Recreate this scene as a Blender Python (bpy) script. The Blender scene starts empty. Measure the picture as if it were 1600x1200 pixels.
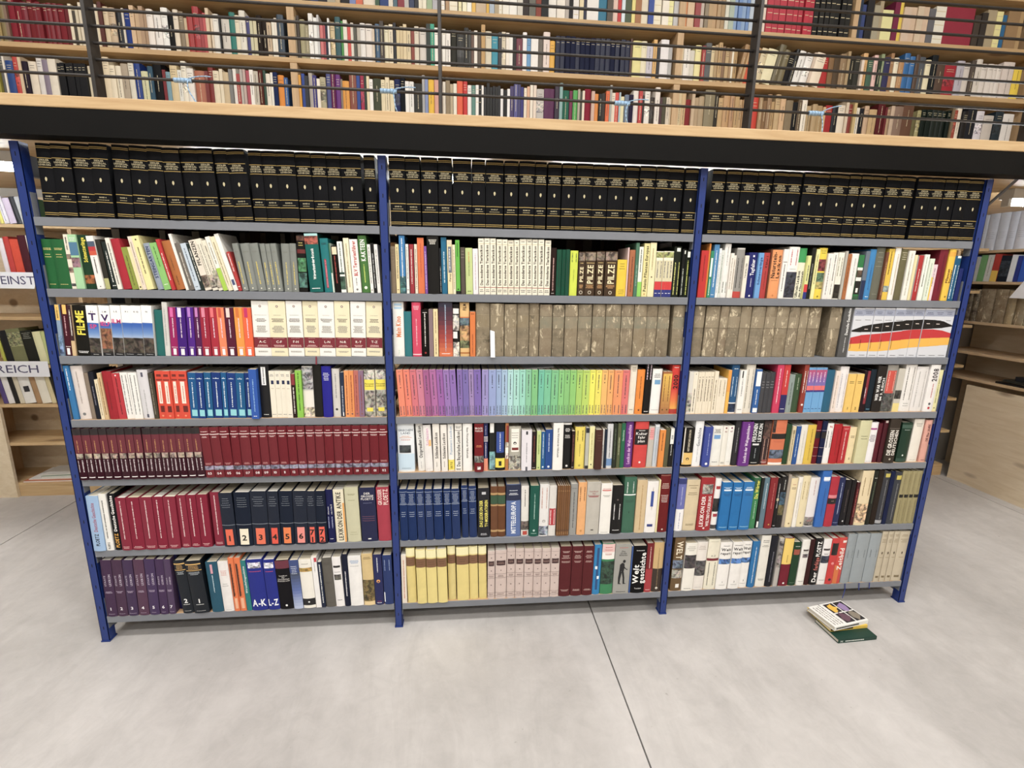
import bpy, bmesh, math, random
from mathutils import Vector, Matrix

# ------------------------------------------------------------------ camera
scene = bpy.context.scene
COL = scene.collection
cam_d = bpy.data.cameras.new('camera')
cam = bpy.data.objects.new('camera', cam_d)
COL.objects.link(cam)
cam_d.sensor_fit = 'HORIZONTAL'
cam_d.sensor_width = 36.0
cam_d.lens = 766.3 / 1600 * 36
cam_d.clip_start = 0.02
yaw, pitch, roll = -0.0972, -0.2166, -0.0174
rot = Matrix.Rotation(yaw, 4, 'Z') @ Matrix.Rotation(pitch, 4, 'X') @ Matrix.Rotation(roll, 4, 'Y') @ Matrix.Rotation(math.pi/2, 4, 'X')
cam.matrix_world = Matrix.Translation((1.5564, -1.9972, 1.5797)) @ rot
scene.camera = cam

# ------------------------------------------------------------------ world, exposure
world = bpy.data.worlds.new('hall_air')
scene.world = world
world.use_nodes = True
world.node_tree.nodes['Background'].inputs[0].default_value = (0.9, 0.95, 1.0, 1)
world.node_tree.nodes['Background'].inputs[1].default_value = 0.25
vs = scene.view_settings
vs.view_transform = 'Standard'
vs.look = 'None'
vs.gamma = 1.0
vs.use_curve_mapping = False
vs.exposure = -1.0

# ------------------------------------------------------------------ hall lights (ceiling luminaires)
def area(name, loc, sx, sy, power, color=(1, .975, .94)):
    d = bpy.data.lights.new(name, 'AREA')
    d.shape = 'RECTANGLE'; d.size = sx; d.size_y = sy; d.energy = power; d.color = color
    o = bpy.data.objects.new(name, d); COL.objects.link(o); o.location = loc
    return o
for lx in (-1.7, 1.4, 4.4):
    for ly, p in ((-1.6, 150), (-3.6, 150), (-5.6, 110)):
        area('ceiling_luminaire', (lx, ly, 4.93), 1.5, .5, p)

# ------------------------------------------------------------------ helpers
def lin(h):
    h = h.lstrip('#')
    if len(h) == 3: h = ''.join(c*2 for c in h)
    v = [int(h[i:i+2], 16)/255 for i in (0, 2, 4)]
    v = [c/12.92 if c <= .04045 else ((c+.055)/1.055)**2.4 for c in v]
    g = .3*v[0]+.55*v[1]+.15*v[2]
    return tuple(c*.87+g*.13 for c in v)
def nodes(name):
    m = bpy.data.materials.new(name); m.use_nodes = True
    nt = m.node_tree
    return m, nt, nt.nodes['Principled BSDF']
def N(nt, t, **k):
    n = nt.nodes.new(t)
    for a, b in k.items(): setattr(n, a, b)
    return n
def mixc(nt, fac, a, b, mode='MIX'):
    n = N(nt, 'ShaderNodeMix', data_type='RGBA', blend_type=mode)
    for s, v in ((0, fac), (6, a), (7, b)):
        if hasattr(v, 'node'): nt.links.new(v, n.inputs[s])
        elif isinstance(v, (int, float)): n.inputs[s].default_value = v
        else: n.inputs[s].default_value = (*v, 1)
    return n.outputs[2]
def noise(nt, scale, detail=3, rough=.55, co=None, dist=0):
    n = N(nt, 'ShaderNodeTexNoise'); n.inputs['Scale'].default_value = scale
    n.inputs['Detail'].default_value = detail; n.inputs['Roughness'].default_value = rough
    n.inputs['Distortion'].default_value = dist
    if co is not None: nt.links.new(co, n.inputs['Vector'])
    return n.outputs[0]
def ramp(nt, src, pts):
    r = N(nt, 'ShaderNodeValToRGB'); nt.links.new(src, r.inputs[0])
    e = r.color_ramp.elements
    while len(e) < len(pts): e.new(.5)
    for q, (p, c) in zip(e, pts): q.position = p; q.color = (*c, 1) if len(c) == 3 else c
    return r.outputs[0]
def coords(nt, scale=(1, 1, 1), kind='Object'):
    t = N(nt, 'ShaderNodeTexCoord'); m = N(nt, 'ShaderNodeMapping')
    nt.links.new(t.outputs[kind], m.inputs[0]); m.inputs['Scale'].default_value = scale
    return m.outputs[0]
def bump(nt, bs, h, strength, dist=.002):
    b = N(nt, 'ShaderNodeBump'); b.inputs['Strength'].default_value = strength; b.inputs['Distance'].default_value = dist
    nt.links.new(h, b.inputs['Height']); nt.links.new(b.outputs[0], bs.inputs['Normal'])
def attr(nt):
    a = N(nt, 'ShaderNodeAttribute', attribute_name='Col'); return a.outputs['Color']
W3 = (1, 1, 1)
def mat_cover(name, rough, grain, var, spec):
    m, nt, b = nodes(name)
    co = coords(nt)
    n1 = ramp(nt, noise(nt, 18, 4, .6, co), [(.3, (1-var,)*3), (.7, W3)])
    c = mixc(nt, 1.0, attr(nt), n1, 'MULTIPLY')
    nt.links.new(c, b.inputs['Base Color']); b.inputs['Roughness'].default_value = rough; b.inputs['Specular IOR Level'].default_value = spec
    bump(nt, b, noise(nt, 900, 2, .6, co), grain, .0006)
    return m
M = {}
M['cloth'] = mat_cover('cover_cloth', .62, .25, .14, .12)
M['jacket'] = mat_cover('cover_jacket', .38, .04, .08, .25)
m, nt, b = nodes('worn_leather')
co = coords(nt); oi = N(nt, 'ShaderNodeObjectInfo')
va = N(nt, 'ShaderNodeVectorMath', operation='ADD'); nt.links.new(co, va.inputs[0])
sc_ = N(nt, 'ShaderNodeMath', operation='MULTIPLY'); sc_.inputs[1].default_value = 37.0
nt.links.new(oi.outputs['Random'], sc_.inputs[0]); nt.links.new(sc_.outputs[0], va.inputs[1])
base = mixc(nt, ramp(nt, noise(nt, 22, 5, .65, va.outputs[0]), [(.32, (0, 0, 0)), (.68, W3)]), attr(nt), lin('94866c'))
mp = N(nt, 'ShaderNodeMapping'); nt.links.new(va.outputs[0], mp.inputs[0]); mp.inputs['Scale'].default_value = (1, 1, .42)
base = mixc(nt, ramp(nt, noise(nt, 42, 6, .75, mp.outputs[0], .5), [(.565, (0, 0, 0)), (.63, W3)]), base, lin('cdbd9c'))
base = mixc(nt, ramp(nt, noise(nt, 12, 5, .7, va.outputs[0]), [(.28, (.72, .72, .72)), (.36, (0, 0, 0))]), base, lin('3d3527'))
nt.links.new(base, b.inputs['Base Color']); b.inputs['Roughness'].default_value = .8
bump(nt, b, noise(nt, 160, 4, .7, co), .5, .0015)
M['worn'] = m
m, nt, b = nodes('page_edges')
co = coords(nt, (1, 1, 1))
w_ = N(nt, 'ShaderNodeTexWave'); w_.inputs['Scale'].default_value = 420; w_.inputs['Distortion'].default_value = 1.2
nt.links.new(co, w_.inputs['Vector'])
c = mixc(nt, ramp(nt, w_.outputs[1], [(.2, (.82, .8, .76)), (.8, W3)]), (0, 0, 0), attr(nt), 'MIX')
c = mixc(nt, 1.0, attr(nt), ramp(nt, w_.outputs[1], [(.1, (.8, .78, .74)), (.8, W3)]), 'MULTIPLY')
nt.links.new(c, b.inputs['Base Color']); b.inputs['Roughness'].default_value = .85
M['pages'] = m
m, nt, b = nodes('printed_ink'); nt.links.new(attr(nt), b.inputs['Base Color']); b.inputs['Roughness'].default_value = .45
M['ink'] = m
m, nt, b = nodes('printed_picture')
co = coords(nt); oi = N(nt, 'ShaderNodeObjectInfo')
va = N(nt, 'ShaderNodeVectorMath', operation='ADD'); nt.links.new(co, va.inputs[0])
mm_ = N(nt, 'ShaderNodeMath', operation='MULTIPLY'); mm_.inputs[1].default_value = 61.0
nt.links.new(oi.outputs['Random'], mm_.inputs[0]); nt.links.new(mm_.outputs[0], va.inputs[1])
c1 = mixc(nt, 1.0, attr(nt), ramp(nt, noise(nt, 48, 3, .6, va.outputs[0], .8), [(.38, (.22, .21, .22)), (.5, (.85, .85, .85)), (.64, (1.5, 1.45, 1.4))]), 'MULTIPLY')
v_ = N(nt, 'ShaderNodeTexVoronoi'); v_.inputs['Scale'].default_value = 110; nt.links.new(va.outputs[0], v_.inputs['Vector'])
c1 = mixc(nt, .1, c1, v_.outputs['Color'], 'OVERLAY')
nt.links.new(c1, b.inputs['Base Color']); b.inputs['Roughness'].default_value = .4
M['picture'] = m
def plain(name, col, rough=.5, metal=0, var=.12, nscale=6, bmp=0, bscale=200):
    m, nt, b = nodes(name)
    co = coords(nt)
    c = mixc(nt, 1.0, lin(col), ramp(nt, noise(nt, nscale, 5, .6, co), [(.3, (1-var,)*3), (.7, W3)]), 'MULTIPLY')
    nt.links.new(c, b.inputs['Base Color']); b.inputs['Roughness'].default_value = rough; b.inputs['Metallic'].default_value = metal
    if bmp: bump(nt, b, noise(nt, bscale, 4, .6, co), bmp, .001)
    return m
def wood(name, a, bcol, axis=(1, 14, 14), rough=.55, knots=True):
    m, nt, b = nodes(name)
    co = coords(nt, axis)
    g = noise(nt, 3.2, 6, .62, co, .7)
    c = mixc(nt, ramp(nt, g, [(.3, (0, 0, 0)), (.7, W3)]), lin(a), lin(bcol))
    if knots:
        co2 = coords(nt, tuple(.35 if q == min(axis) else 1 for q in axis))
        v = N(nt, 'ShaderNodeTexVoronoi'); v.inputs['Scale'].default_value = 5.0; v.inputs['Randomness'].default_value = 1
        nt.links.new(co2, v.inputs['Vector'])
        c = mixc(nt, ramp(nt, v.outputs['Distance'], [(.10, (.7, .7, .7)), (.17, (0, 0, 0))]), c, lin('6b4524'))
    nt.links.new(c, b.inputs['Base Color']); b.inputs['Roughness'].default_value = rough
    bump(nt, b, g, .15, .001)
    return m
M['blue'] = plain('blue_enamel_steel', '17347e', .38, .0, .1, 9)
M['grey'] = plain('grey_enamel_steel', '7c8088', .45, .0, .1, 12)
M['dark'] = plain('dark_gap', '0b0c10', .8)
M['beam'] = plain('black_painted_steel', '0c0b0a', .6, .0, .35, 4, .25, 60)
bs_ = M['beam'].node_tree.nodes['Principled BSDF']; bs_.inputs['Specular IOR Level'].default_value = .14
M['rail'] = plain('raw_dark_steel', '3c3836', .42, .35, .35, 14, .2, 120)
M['wood_x'] = wood('pine_along', 'd0b07e', 'ba9562', (1, 14, 14))
M['wood_z'] = wood('pine_upright', 'd0b185', 'ba966a', (14, 14, 1))
M['wood_y'] = wood('pine_across', 'd2b690', 'bf9f74', (14, 1, 14))
M['panel'] = wood('pine_panel', 'e4d2b4', 'd6c09c', (5, 1.2, 9))
M['liner'] = wood('shelf_liner', 'c9a57c', 'b89268', (1, 20, 20), .6, False)
M['wall'] = plain('grey_plaster', 'b9b2a6', .9, 0, .1, 3, .2, 90)
M['ceiling'] = plain('white_ceiling', 'd8d6d0', .9, 0, .05, 3)
M['soffit'] = wood('soffit_boards', 'c8a87c', 'b69468', (1, 10, 10))
M['paper'] = plain('white_paper', 'eeeef2', .8, 0, .04, 5)
M['tie'] = plain('blue_plastic_tie', '8fb4d6', .35, 0, .1, 30)
m, nt, b = nodes('tube_glow'); e = N(nt, 'ShaderNodeEmission'); e.inputs[0].default_value = (.93, .97, 1, 1); e.inputs[1].default_value = 110
nt.links.new(e.outputs[0], nt.nodes['Material Output'].inputs[0]); M['tube'] = m
# concrete
m, nt, b = nodes('polished_concrete')
co = coords(nt, W3, 'Object')
big = noise(nt, 1.1, 6, .6, co, .5)
c = mixc(nt, ramp(nt, big, [(.3, (0, 0, 0)), (.72, W3)]), lin('aba7a4'), lin('c9c5c2'))
mp = N(nt, 'ShaderNodeMapping'); nt.links.new(co, mp.inputs[0]); mp.inputs['Scale'].default_value = (1, .25, 1); mp.inputs['Rotation'].default_value = (0, 0, .5)
c = mixc(nt, ramp(nt, noise(nt, 5, 6, .7, mp.outputs[0], 1.2), [(.45, (0, 0, 0)), (.85, (.55, .55, .55))]), c, lin('9a9693'))
mp2 = N(nt, 'ShaderNodeMapping'); nt.links.new(co, mp2.inputs[0]); mp2.inputs['Scale'].default_value = (1, .3, 1); mp2.inputs['Rotation'].default_value = (0, 0, .62)
c = mixc(nt, ramp(nt, noise(nt, 1.3, 3, .5, mp2.outputs[0], .4), [(.55, (0, 0, 0)), (.72, (.6, .6, .6))]), c, lin('d4d0ce'))
c = mixc(nt, 1.0, c, ramp(nt, noise(nt, 14, 6, .7, co, .6), [(.3, (.9, .9, .9)), (.7, (1.03, 1.03, 1.03))]), 'MULTIPLY')
sp = noise(nt, 38, 2, .5, co)
c = mixc(nt, ramp(nt, sp, [(.73, (0, 0, 0)), (.78, (.5, .5, .5))]), c, lin('8a837b'))
nt.links.new(c, b.inputs['Base Color'])
nt.links.new(ramp(nt, big, [(.2, (.42,)*3), (.8, (.58,)*3)]), b.inputs['Roughness'])
bump(nt, b, noise(nt, 60, 5, .6, co), .08, .001)
M['floor'] = m

# ---- mesh building
class MB:
    """collects vertices, faces, material slots and colours for one mesh"""
    def __init__(s): s.v = []; s.f = []; s.m = []; s.c = []
    def add(s, vs, fs, mi=0, col=(1, 1, 1)):
        o = len(s.v); s.v += vs
        for f in fs: s.f.append(tuple(i+o for i in f)); s.m.append(mi); s.c.append(col)
    def box(s, x0, x1, y0, y1, z0, z1, mi=0, col=(1, 1, 1)):
        s.add([(x0,y0,z0),(x1,y0,z0),(x1,y1,z0),(x0,y1,z0),(x0,y0,z1),(x1,y0,z1),(x1,y1,z1),(x0,y1,z1)],
              [(0,3,2,1),(4,5,6,7),(0,1,5,4),(1,2,6,5),(2,3,7,6),(3,0,4,7)], mi, col)
        return s
    def cyl(s, p, q, r, n=10, mi=0, col=(1, 1, 1)):
        p, q = Vector(p), Vector(q); d = (q-p).normalized()
        a = d.orthogonal().normalized(); b_ = d.cross(a); vs = []
        for e in (p, q):
            for i in range(n):
                t = 2*math.pi*i/n; vs.append(tuple(e + r*(math.cos(t)*a + math.sin(t)*b_)))
        fs = [(i, (i+1) % n, n+(i+1) % n, n+i) for i in range(n)] + [tuple(range(n-1, -1, -1)), tuple(range(n, 2*n))]
        s.add(vs, fs, mi, col); return s
    def mesh(s, name, mats, smooth=False):
        me = bpy.data.meshes.new(name); me.from_pydata(s.v, [], s.f)
        for q in mats: me.materials.append(q)
        me.polygons.foreach_set('material_index', s.m)
        a = me.color_attributes.new('Col', 'FLOAT_COLOR', 'CORNER')
        buf = []
        for f, c in zip(s.f, s.c): buf += [c[0], c[1], c[2], 1.0]*len(f)
        a.data.foreach_set('color', buf)
        if smooth: me.polygons.foreach_set('use_smooth', [True]*len(s.f))
        me.update(); return me
    def obj(s, name, mats, parent=None, loc=None, smooth=False):
        if not isinstance(mats, (list, tuple)): mats = [mats]
        return link(name, s.mesh(name, mats, smooth), parent, loc)
def link(name, data, parent=None, loc=None):
    o = bpy.data.objects.new(name, data); COL.objects.link(o)
    if parent is not None: o.parent = parent
    if loc is not None: o.location = loc
    return o
def bevel(o, w=.003, seg=2):
    md = o.modifiers.new('bevel', 'BEVEL'); md.width = w; md.segments = seg; md.limit_method = 'ANGLE'; return o
def tag(o, label=None, cat=None, group=None, kind=None):
    if label: o['label'] = label
    if cat: o['category'] = cat
    if group: o['group'] = group
    if kind: o['kind'] = kind
    return o
def empty(name, loc=(0, 0, 0)): return link(name, None, None, loc)

# ------------------------------------------------------------------ the hall
XL, XR, YF, YB, ZC = -5.2, 5.95, -7.0, 1.87, 5.0
f = tag(MB().box(XL, XR, YF, YB, -.08, -.03).obj('floor', M['dark']), kind='structure')
joints = [XL, -4.44, -1.143, 2.163, 5.47, XR]
for a, b_ in zip(joints[:-1], joints[1:]):
    s = MB().box(a+.003, b_-.003, YF, YB, -.03, 0).obj('floor_slab', M['floor'], f)
tag(MB().box(XL, XR, YB, YB+.1, 0, ZC).obj('wall_back', M['wall']), kind='structure')
tag(MB().box(XL-.1, XL, YF, YB+.1, 0, ZC).obj('wall_left', M['wall']), kind='structure')
tag(MB().box(XR, XR+.1, YF, YB+.1, 0, ZC).obj('wall_right', M['wall']), kind='structure')
tag(MB().box(XL, XR, YF-.1, YF, 0, ZC).obj('wall_front', M['wall']), kind='structure')
tag(MB().box(XL, XR, YF, YB, ZC, ZC+.1).obj('ceiling', M['ceiling']), kind='structure')
# gallery: steel channel, pine deck boards
gb = tag(MB().box(XL, XR, -.052, -.046, 2.02, 2.107).box(XL, XR, -.046, .03, 2.02, 2.026).box(XL, XR, -.046, .03, 2.101, 2.107).obj('trim_1', M['beam']), kind='structure')
gd = empty('trim_2'); tag(gd, kind='structure')
for i, (a, b_) in enumerate(((-.055, .02), (.022, .4), (.402, .78), (.782, 1.16), (1.162, 1.5), (1.502, 1.868))):
    bevel(MB().box(XL, XR, a, b_, 2.1075, 2.145).obj('deck_board', M['wood_x'], gd), .003)
bolt = MB().cyl((3.84, -.052, 2.06), (3.84, -.06, 2.06), .008, 6).obj('bolt_head', M['grey'], gb)

# ------------------------------------------------------------------ railing of the gallery
rl = empty('gallery_railing', (0, 0, 2.1453))
tag(rl, 'dark steel gallery railing of thin horizontal rods above the timber edge', 'railing')
RODS = [2.2235 + .0505*i for i in range(16)]
for z in RODS:
    MB().cyl((XL, -.008, z-2.1453), (XR, -.008, z-2.1453), .0052, 8).obj('rod', M['rail'], rl, smooth=True)
for x in (-3.24, -2.06, -.88, .306, 1.47, 2.651, 3.86, 5.05):
    bevel(MB().box(x-.006, x+.006, -.03, .02, 0, .84).obj('post', M['rail'], rl), .001, 1)
MB().box(XL, XR, -.03, .015, .84, .85).obj('handrail', M['rail'], rl)
# blue cable ties knotted round the lowest rod
def tie(x, z, seed, label):
    random.seed(seed)
    t = empty('cable_tie', (x, -.008, z)); tag(t, label, 'cable tie', 'blue cable ties on the railing')
    k = MB()
    for i in range(5): k.cyl((-.03+i*.012, 0, 0), (-.019+i*.012, 0, 0), .0075+.002*random.random(), 9)
    k.obj('knot', M['tie'], t, smooth=True)
    cu = MB(); p = Vector((.02, -.008, 0)); a = random.uniform(-2.2, -1.2); 
    for i in range(9):
        q = p + Vector((math.cos(a)*.014, -.001, math.sin(a)*.014)); cu.cyl(p, q, .0022, 6); p = q; a += random.uniform(-.15, .35)
    p = Vector((.02, -.006, .004)); a = random.choice((.3, 1.1, .5))
    for i in range(6):
        q = p + Vector((math.cos(a)*.013, -.001, math.sin(a)*.013)); cu.cyl(p, q, .0018, 6); p = q; a -= .08
    cu.obj('tail', M['tie'], t, smooth=True)
tie(.585, RODS[0], 4, 'blue plastic tie on the lowest rod near the left railing post')
tie(1.285, RODS[0], 9, 'blue plastic tie on the lowest rod left of the middle railing post')
tie(2.15, RODS[0], 12, 'blue plastic tie on the lowest rod left of the third railing post')
tie(2.93, RODS[0], 17, 'blue plastic tie on the lowest rod right of the third railing post')

# ------------------------------------------------------------------ lettering
GL = {}
def glyph(ch, bold):
    k = (ch, bold)
    if k in GL: return GL[k]
    cu = bpy.data.curves.new('g', 'FONT'); cu.body = ch; cu.size = 1; cu.resolution_u = 2; cu.fill_mode = 'FRONT'
    cu.offset = (.002, .011, .027)[bold]
    o = bpy.data.objects.new('g', cu); COL.objects.link(o)
    bpy.context.view_layer.update()
    me = o.evaluated_get(bpy.context.evaluated_depsgraph_get()).to_mesh()
    bm = bmesh.new(); bm.from_mesh(me)
    for ax, cuts in (((0, 1, 0), (.14, .28, .42, .56)), ((1, 0, 0), (.2, .4, .6))):   # cut so that letters bend with a round spine
        for c_ in cuts: bmesh.ops.bisect_plane(bm, geom=bm.verts[:]+bm.edges[:]+bm.faces[:], plane_co=Vector(ax)*c_, plane_no=ax)
    bm.verts.index_update()
    vs = [(v.co.x, v.co.y) for v in bm.verts]; fs = [tuple(v.index for v in p.verts) for p in bm.faces]
    bm.free(); o.to_mesh_clear(); bpy.data.objects.remove(o); bpy.data.curves.remove(cu)
    if vs:
        x0 = min(v[0] for v in vs); x1 = max(v[0] for v in vs)
        vs = [(x-x0, y) for x, y in vs]; GL[k] = (vs, fs, x1-x0+.09)
    else: GL[k] = ([], [], .28)
    return GL[k]
CAP = max(v[1] for v in glyph('H', 1)[0])
def line_geo(t, bold):
    """verts (x along, y up; cap height 1), faces, width"""
    vs, fs, x = [], [], 0
    for ch in t:
        g, gf, adv = glyph(ch, bold); o = len(vs)
        vs += [((a+x)/CAP, b_/CAP) for a, b_ in g]; fs += [tuple(i+o for i in q) for q in gf]; x += adv
    return vs, fs, max(.01, (x-.09)/CAP)

# ------------------------------------------------------------------ books
ORD = lambda n: {1: 'first', 2: 'second', 3: 'third', 4: 'fourth', 5: 'fifth', 6: 'sixth', 7: 'seventh', 8: 'eighth', 9: 'ninth', 10: 'tenth', 11: 'eleventh', 12: 'twelfth'}.get(n, f"{n}{'th' if 10 <= n % 100 <= 20 else {1: 'st', 2: 'nd', 3: 'rd'}.get(n % 10, 'th')}")
def cname(h):
    import colorsys
    r, g, b_ = [int(h[i:i+2], 16)/255 for i in (0, 2, 4)]
    H, L, S = colorsys.rgb_to_hls(r, g, b_); H *= 360; C = max(r, g, b_)-min(r, g, b_)
    if L < .14: return 'black'
    if L > .84: return 'cream' if b_ < r-.06 else 'white'
    if C < .07: return 'dark grey' if L < .4 else 'grey' if L < .7 else 'pale grey'
    dark = 'dark ' if L < .27 else 'pale ' if L > .66 else ''
    if H < 14 or H >= 345: n = 'maroon' if L < .3 else 'pink' if L > .62 else 'red'; return n
    if H < 42:
        if C < .3: return 'dark brown' if L < .3 else 'brown' if L < .55 else 'tan' if L < .75 else 'cream'
        return 'brown' if L < .36 else 'orange' if L < .72 else 'tan'
    if H < 68: return ('olive' if L < .5 else 'beige' if C < .3 else 'yellow')
    if H < 160: return dark+'green'
    if H < 195: return dark+'teal'
    if H < 250: return 'navy' if L < .26 else dark+'blue'
    if H < 300: return dark+'purple'
    return 'plum' if L < .3 else 'magenta'
def seeded(*a): return random.Random('|'.join(str(x) for x in a))
def profile(w, dp, bulge):
    n = 8 if bulge > .0005 else 1
    return [(w*i/n, bulge*(2*i/n-1)**2) for i in range(n+1)]
def book_parts(root, w, h, dp, col, kind, design, sd):
    R = seeded(sd)
    hard = kind in 'heo'
    bul = min(.13*w, .0045) if hard else 0
    if kind == 'o': bul = min(.2*w, .008)
    tk = min(.0024 if hard else .0009, w*.2)
    pf = profile(w, dp, bul)
    fy = lambda u: bul*(2*min(max(u/w, 0), 1)-1)**2
    c = lin(col)
    # cover: a folded U of boards and spine
    out = [(0, dp)] + pf + [(w, dp)]
    inn = [(w-tk, dp)] + [(w-tk, bul+tk), (tk, bul+tk)] + [(tk, dp)]
    n = len(out)
    cv = MB()
    for z0, z1 in ((0, h),):
        vs = [(x, y, z0) for x, y in out+inn] + [(x, y, z1) for x, y in out+inn]
        k = n+4; fs = [(i, (i+1) % k, k+(i+1) % k, k+i) for i in range(k)]
        a0, a1, b1, b0 = n, n+1, n+2, n+3
        for o, fl in ((0, True), (k, False)):
            q = [[0, 1, b1, b0], [n-2, n-1, a0, a1], list(range(1, n-1)) + [a1, b1]]
            for f_ in q:
                f_ = [i+o for i in f_]; fs.append(tuple(f_ if fl else reversed(f_)))
        fs = [tuple(reversed(f_)) if i < k else f_ for i, f_ in enumerate(fs)]
        cv.add(vs, [tuple(reversed(f_)) for f_ in fs], 0, c)
    mt = M['worn'] if kind == 'o' else M['cloth'] if kind == 'e' or (hard and R.random() < .45) else M['jacket']
    cv.obj('cover', mt, root)
    pc = lin(R.choice(['efe9dc', 'e8dfcb', 'e4d9c0', 'f1ede4', 'dccfb2']) if kind != 'o' else 'b09a72')
    ins = .003 if hard else .0004
    MB().box(tk+.0002, w-tk-.0002, bul+tk+.0004, dp-(.004 if hard else .0006), ins, h-ins, 0, pc).obj('page_block', M['pages'], root)
    # print on the spine
    pr, tl = MB(), MB()
    lay = [0]
    def strip(mb, u0, u1, z0, z1, col_, mi, off):
        us = [u0, u1] if bul < .0005 else [u0+(u1-u0)*i/6 for i in range(7)]
        vs = [(u, fy(u)-off, z) for z in (z0, z1) for u in us]; k = len(us)
        mb.add(vs, [(i, i+1, k+i+1, k+i) for i in range(k-1)], mi, col_)
    def text(lines, col_, z0, z1, mode, cap=None):
        off = .0003+.00006*lay[0]
        geo = [line_geo(t.strip(), 2 if cap and (mode != 'H' or cap > 12) else 1) for t in lines]
        nl = len(lines)
        if mode == 'H':
            s = min(cap*.001 if cap else 1, min(.86*w/g[2]/.58 for g in geo))
            sx = s
            zc = z0; tot = nl*s + (nl-1)*s*.42
            for i, (vs, fs, wd) in enumerate(geo):
                zb = zc + tot/2 - s - i*s*1.42
                sx2 = min(sx*1.1, .86*w/wd)
                tl.add([(w/2+(x-wd/2)*sx2, fy(w/2+(x-wd/2)*sx2)-off, zb+y*s) for x, y in vs], fs, 0, col_)
        else:
            L = z1-z0; colw = w*.9/nl
            for i, (vs, fs, wd) in enumerate(geo):
                s = min(colw*(cap or .42), L/wd*1.45)
                sx = min(L/wd, s*1.15)
                uc = w*.05+colw*(i+.5)
                if mode == 'V':
                    ln = wd*sx; zz = z0+(L-ln)*(0 if nl > 1 else .5)
                    tl.add([(uc-(y-.5)*s, fy(uc-(y-.5)*s)-off, zz+x*sx) for x, y in vs], fs, 0, col_)
                else:
                    uc2 = w-uc; ln = wd*sx; zz = z1-(L-ln)*.5
                    tl.add([(uc2+(y-.5)*s, fy(uc2+(y-.5)*s)-off, zz-x*sx) for x, y in vs], fs, 0, col_)
    tail = design
    for tk_ in design.split(';'):
        tk_ = tk_.strip()
        if len(tk_) < 3: continue
        op, a = tk_[0], tk_[2:].split('|')
        lay[0] += 1; off = .00022+.00005*lay[0]
        if op in 'VDH':
            if not a[0].strip(): continue
            if op == 'H': text(a[0].split('/'), lin(a[1]), float(a[2])*h, 0, 'H', float(a[3]))
            else: text(a[0].split('/'), lin(a[1]), float(a[2])*h, float(a[3])*h, op, float(a[4]) if len(a) > 4 else None)
        elif op in 'BP':
            u0, u1 = (float(a[3]), float(a[4])) if len(a) > 4 else (0.0, 1.0)
            cc = {'g': 'c9a752'}.get(a[0], a[0])
            strip(pr, u0*w, u1*w, float(a[1])*h, float(a[2])*h, lin(cc), 1 if op == 'P' else 0, off)
        elif op == 'Q':
            z00, z01, z10, z11 = [float(q)*h for q in a[1:5]]; n_ = 4
            for i in range(n_):
                f0, f1 = i/n_, (i+1)/n_
                q = [(f0*w, z00+(z10-z00)*f0), (f1*w, z00+(z10-z00)*f1), (f1*w, z01+(z11-z01)*f1), (f0*w, z01+(z11-z01)*f0)]
                pr.add([(u, fy(u)-off, z_) for u, z_ in q], [(0, 1, 2, 3)], 0, lin(a[0]))
        elif op == 'W':
            strip(pr, 0, w, float(a[1])*h, float(a[2])*h, lin(a[0]), 2, off)
        elif op == 'G':
            cs = [lin(q) for q in a[0].split(',')]; z0, z1 = float(a[1])*h, float(a[2])*h; n_ = 12
            for i in range(n_):
                t = (i+.5)/n_*(len(cs)-1); j = min(int(t), len(cs)-2); t -= j
                cc = tuple(p*(1-t)+q*t for p, q in zip(cs[j], cs[j+1]))
                strip(pr, 0, w, z0+(z1-z0)*i/n_, z0+(z1-z0)*(i+1)/n_, cc, 0, off)
        elif op == 'h':
            z0, z1, k = float(a[1])*h, float(a[2])*h, int(a[3]); pitch_ = (z1-z0)/k if k > 1 else 0
            th = min(.0024, max(.0009, (z1-z0)/max(1, k)*.55))
            for i in range(k):
                zc = (z0+z1)/2 if k == 1 else z0+pitch_*(i+.5)
                ww = w*R.uniform(.45, .74); x = (w-ww)/2; e_ = x+ww
                while x < e_-.001:
                    l = min(R.uniform(.003, .008), e_-x); strip(tl, x, x+l, zc-th/2, zc+th/2, lin(a[0]), 0, off); x += l+.001
        elif op == 'v':
            z0, z1, k = float(a[1])*h, float(a[2])*h, int(a[3])
            for i in range(k):
                uc = w*(i+.5)/k if k > 1 else w*.5
                th = min(.0042, w*.3/k); zz = z0
                while zz < z1-.001:
                    l = min(R.uniform(.0014, .0034), z1-zz)
                    t2 = th*R.uniform(.7, 1); strip(tl, uc-th/2, uc-th/2+t2, zz, zz+l, lin(a[0]), 0, off); zz += l+(.0008 if R.random() < .85 else .003)
        elif op in 'OS':
            zc = float(a[1])*h; r = min(float(a[2])*.001, w*.42); uc = w/2
            k = 12
            vs = []
            for i in range(k):
                t = 2*math.pi*i/k; uu, zz = math.cos(t)*r, math.sin(t)*r
                if op == 'S': zz = zz*1.35 - (abs(math.cos(t)) < .3 and math.sin(t) < 0)*r*.3; uu *= .75
                vs.append((uc+uu, fy(uc+uu)-off, zc+zz))
            pr.add(vs, [tuple(range(k))], 0, lin(a[0]))
        elif op == 'M':   # walking figure in silhouette
            z0, z1 = float(a[1])*h, float(a[2])*h; H_ = z1-z0; cc = lin(a[0])
            def poly(ps): pr.add([(w*.5+x*H_*.5, fy(w*.5+x*H_*.5)-off, z0+z*H_) for x, z in ps], [tuple(range(len(ps)))], 0, cc)
            poly([(.1+.11*math.cos(t*.6283), .93+.065*math.sin(t*.6283)) for t in range(10)])
            poly([(-.22, .55), (.1, .5), (.16, .7), (.12, .84), (-.04, .88), (-.2, .8)])
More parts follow.
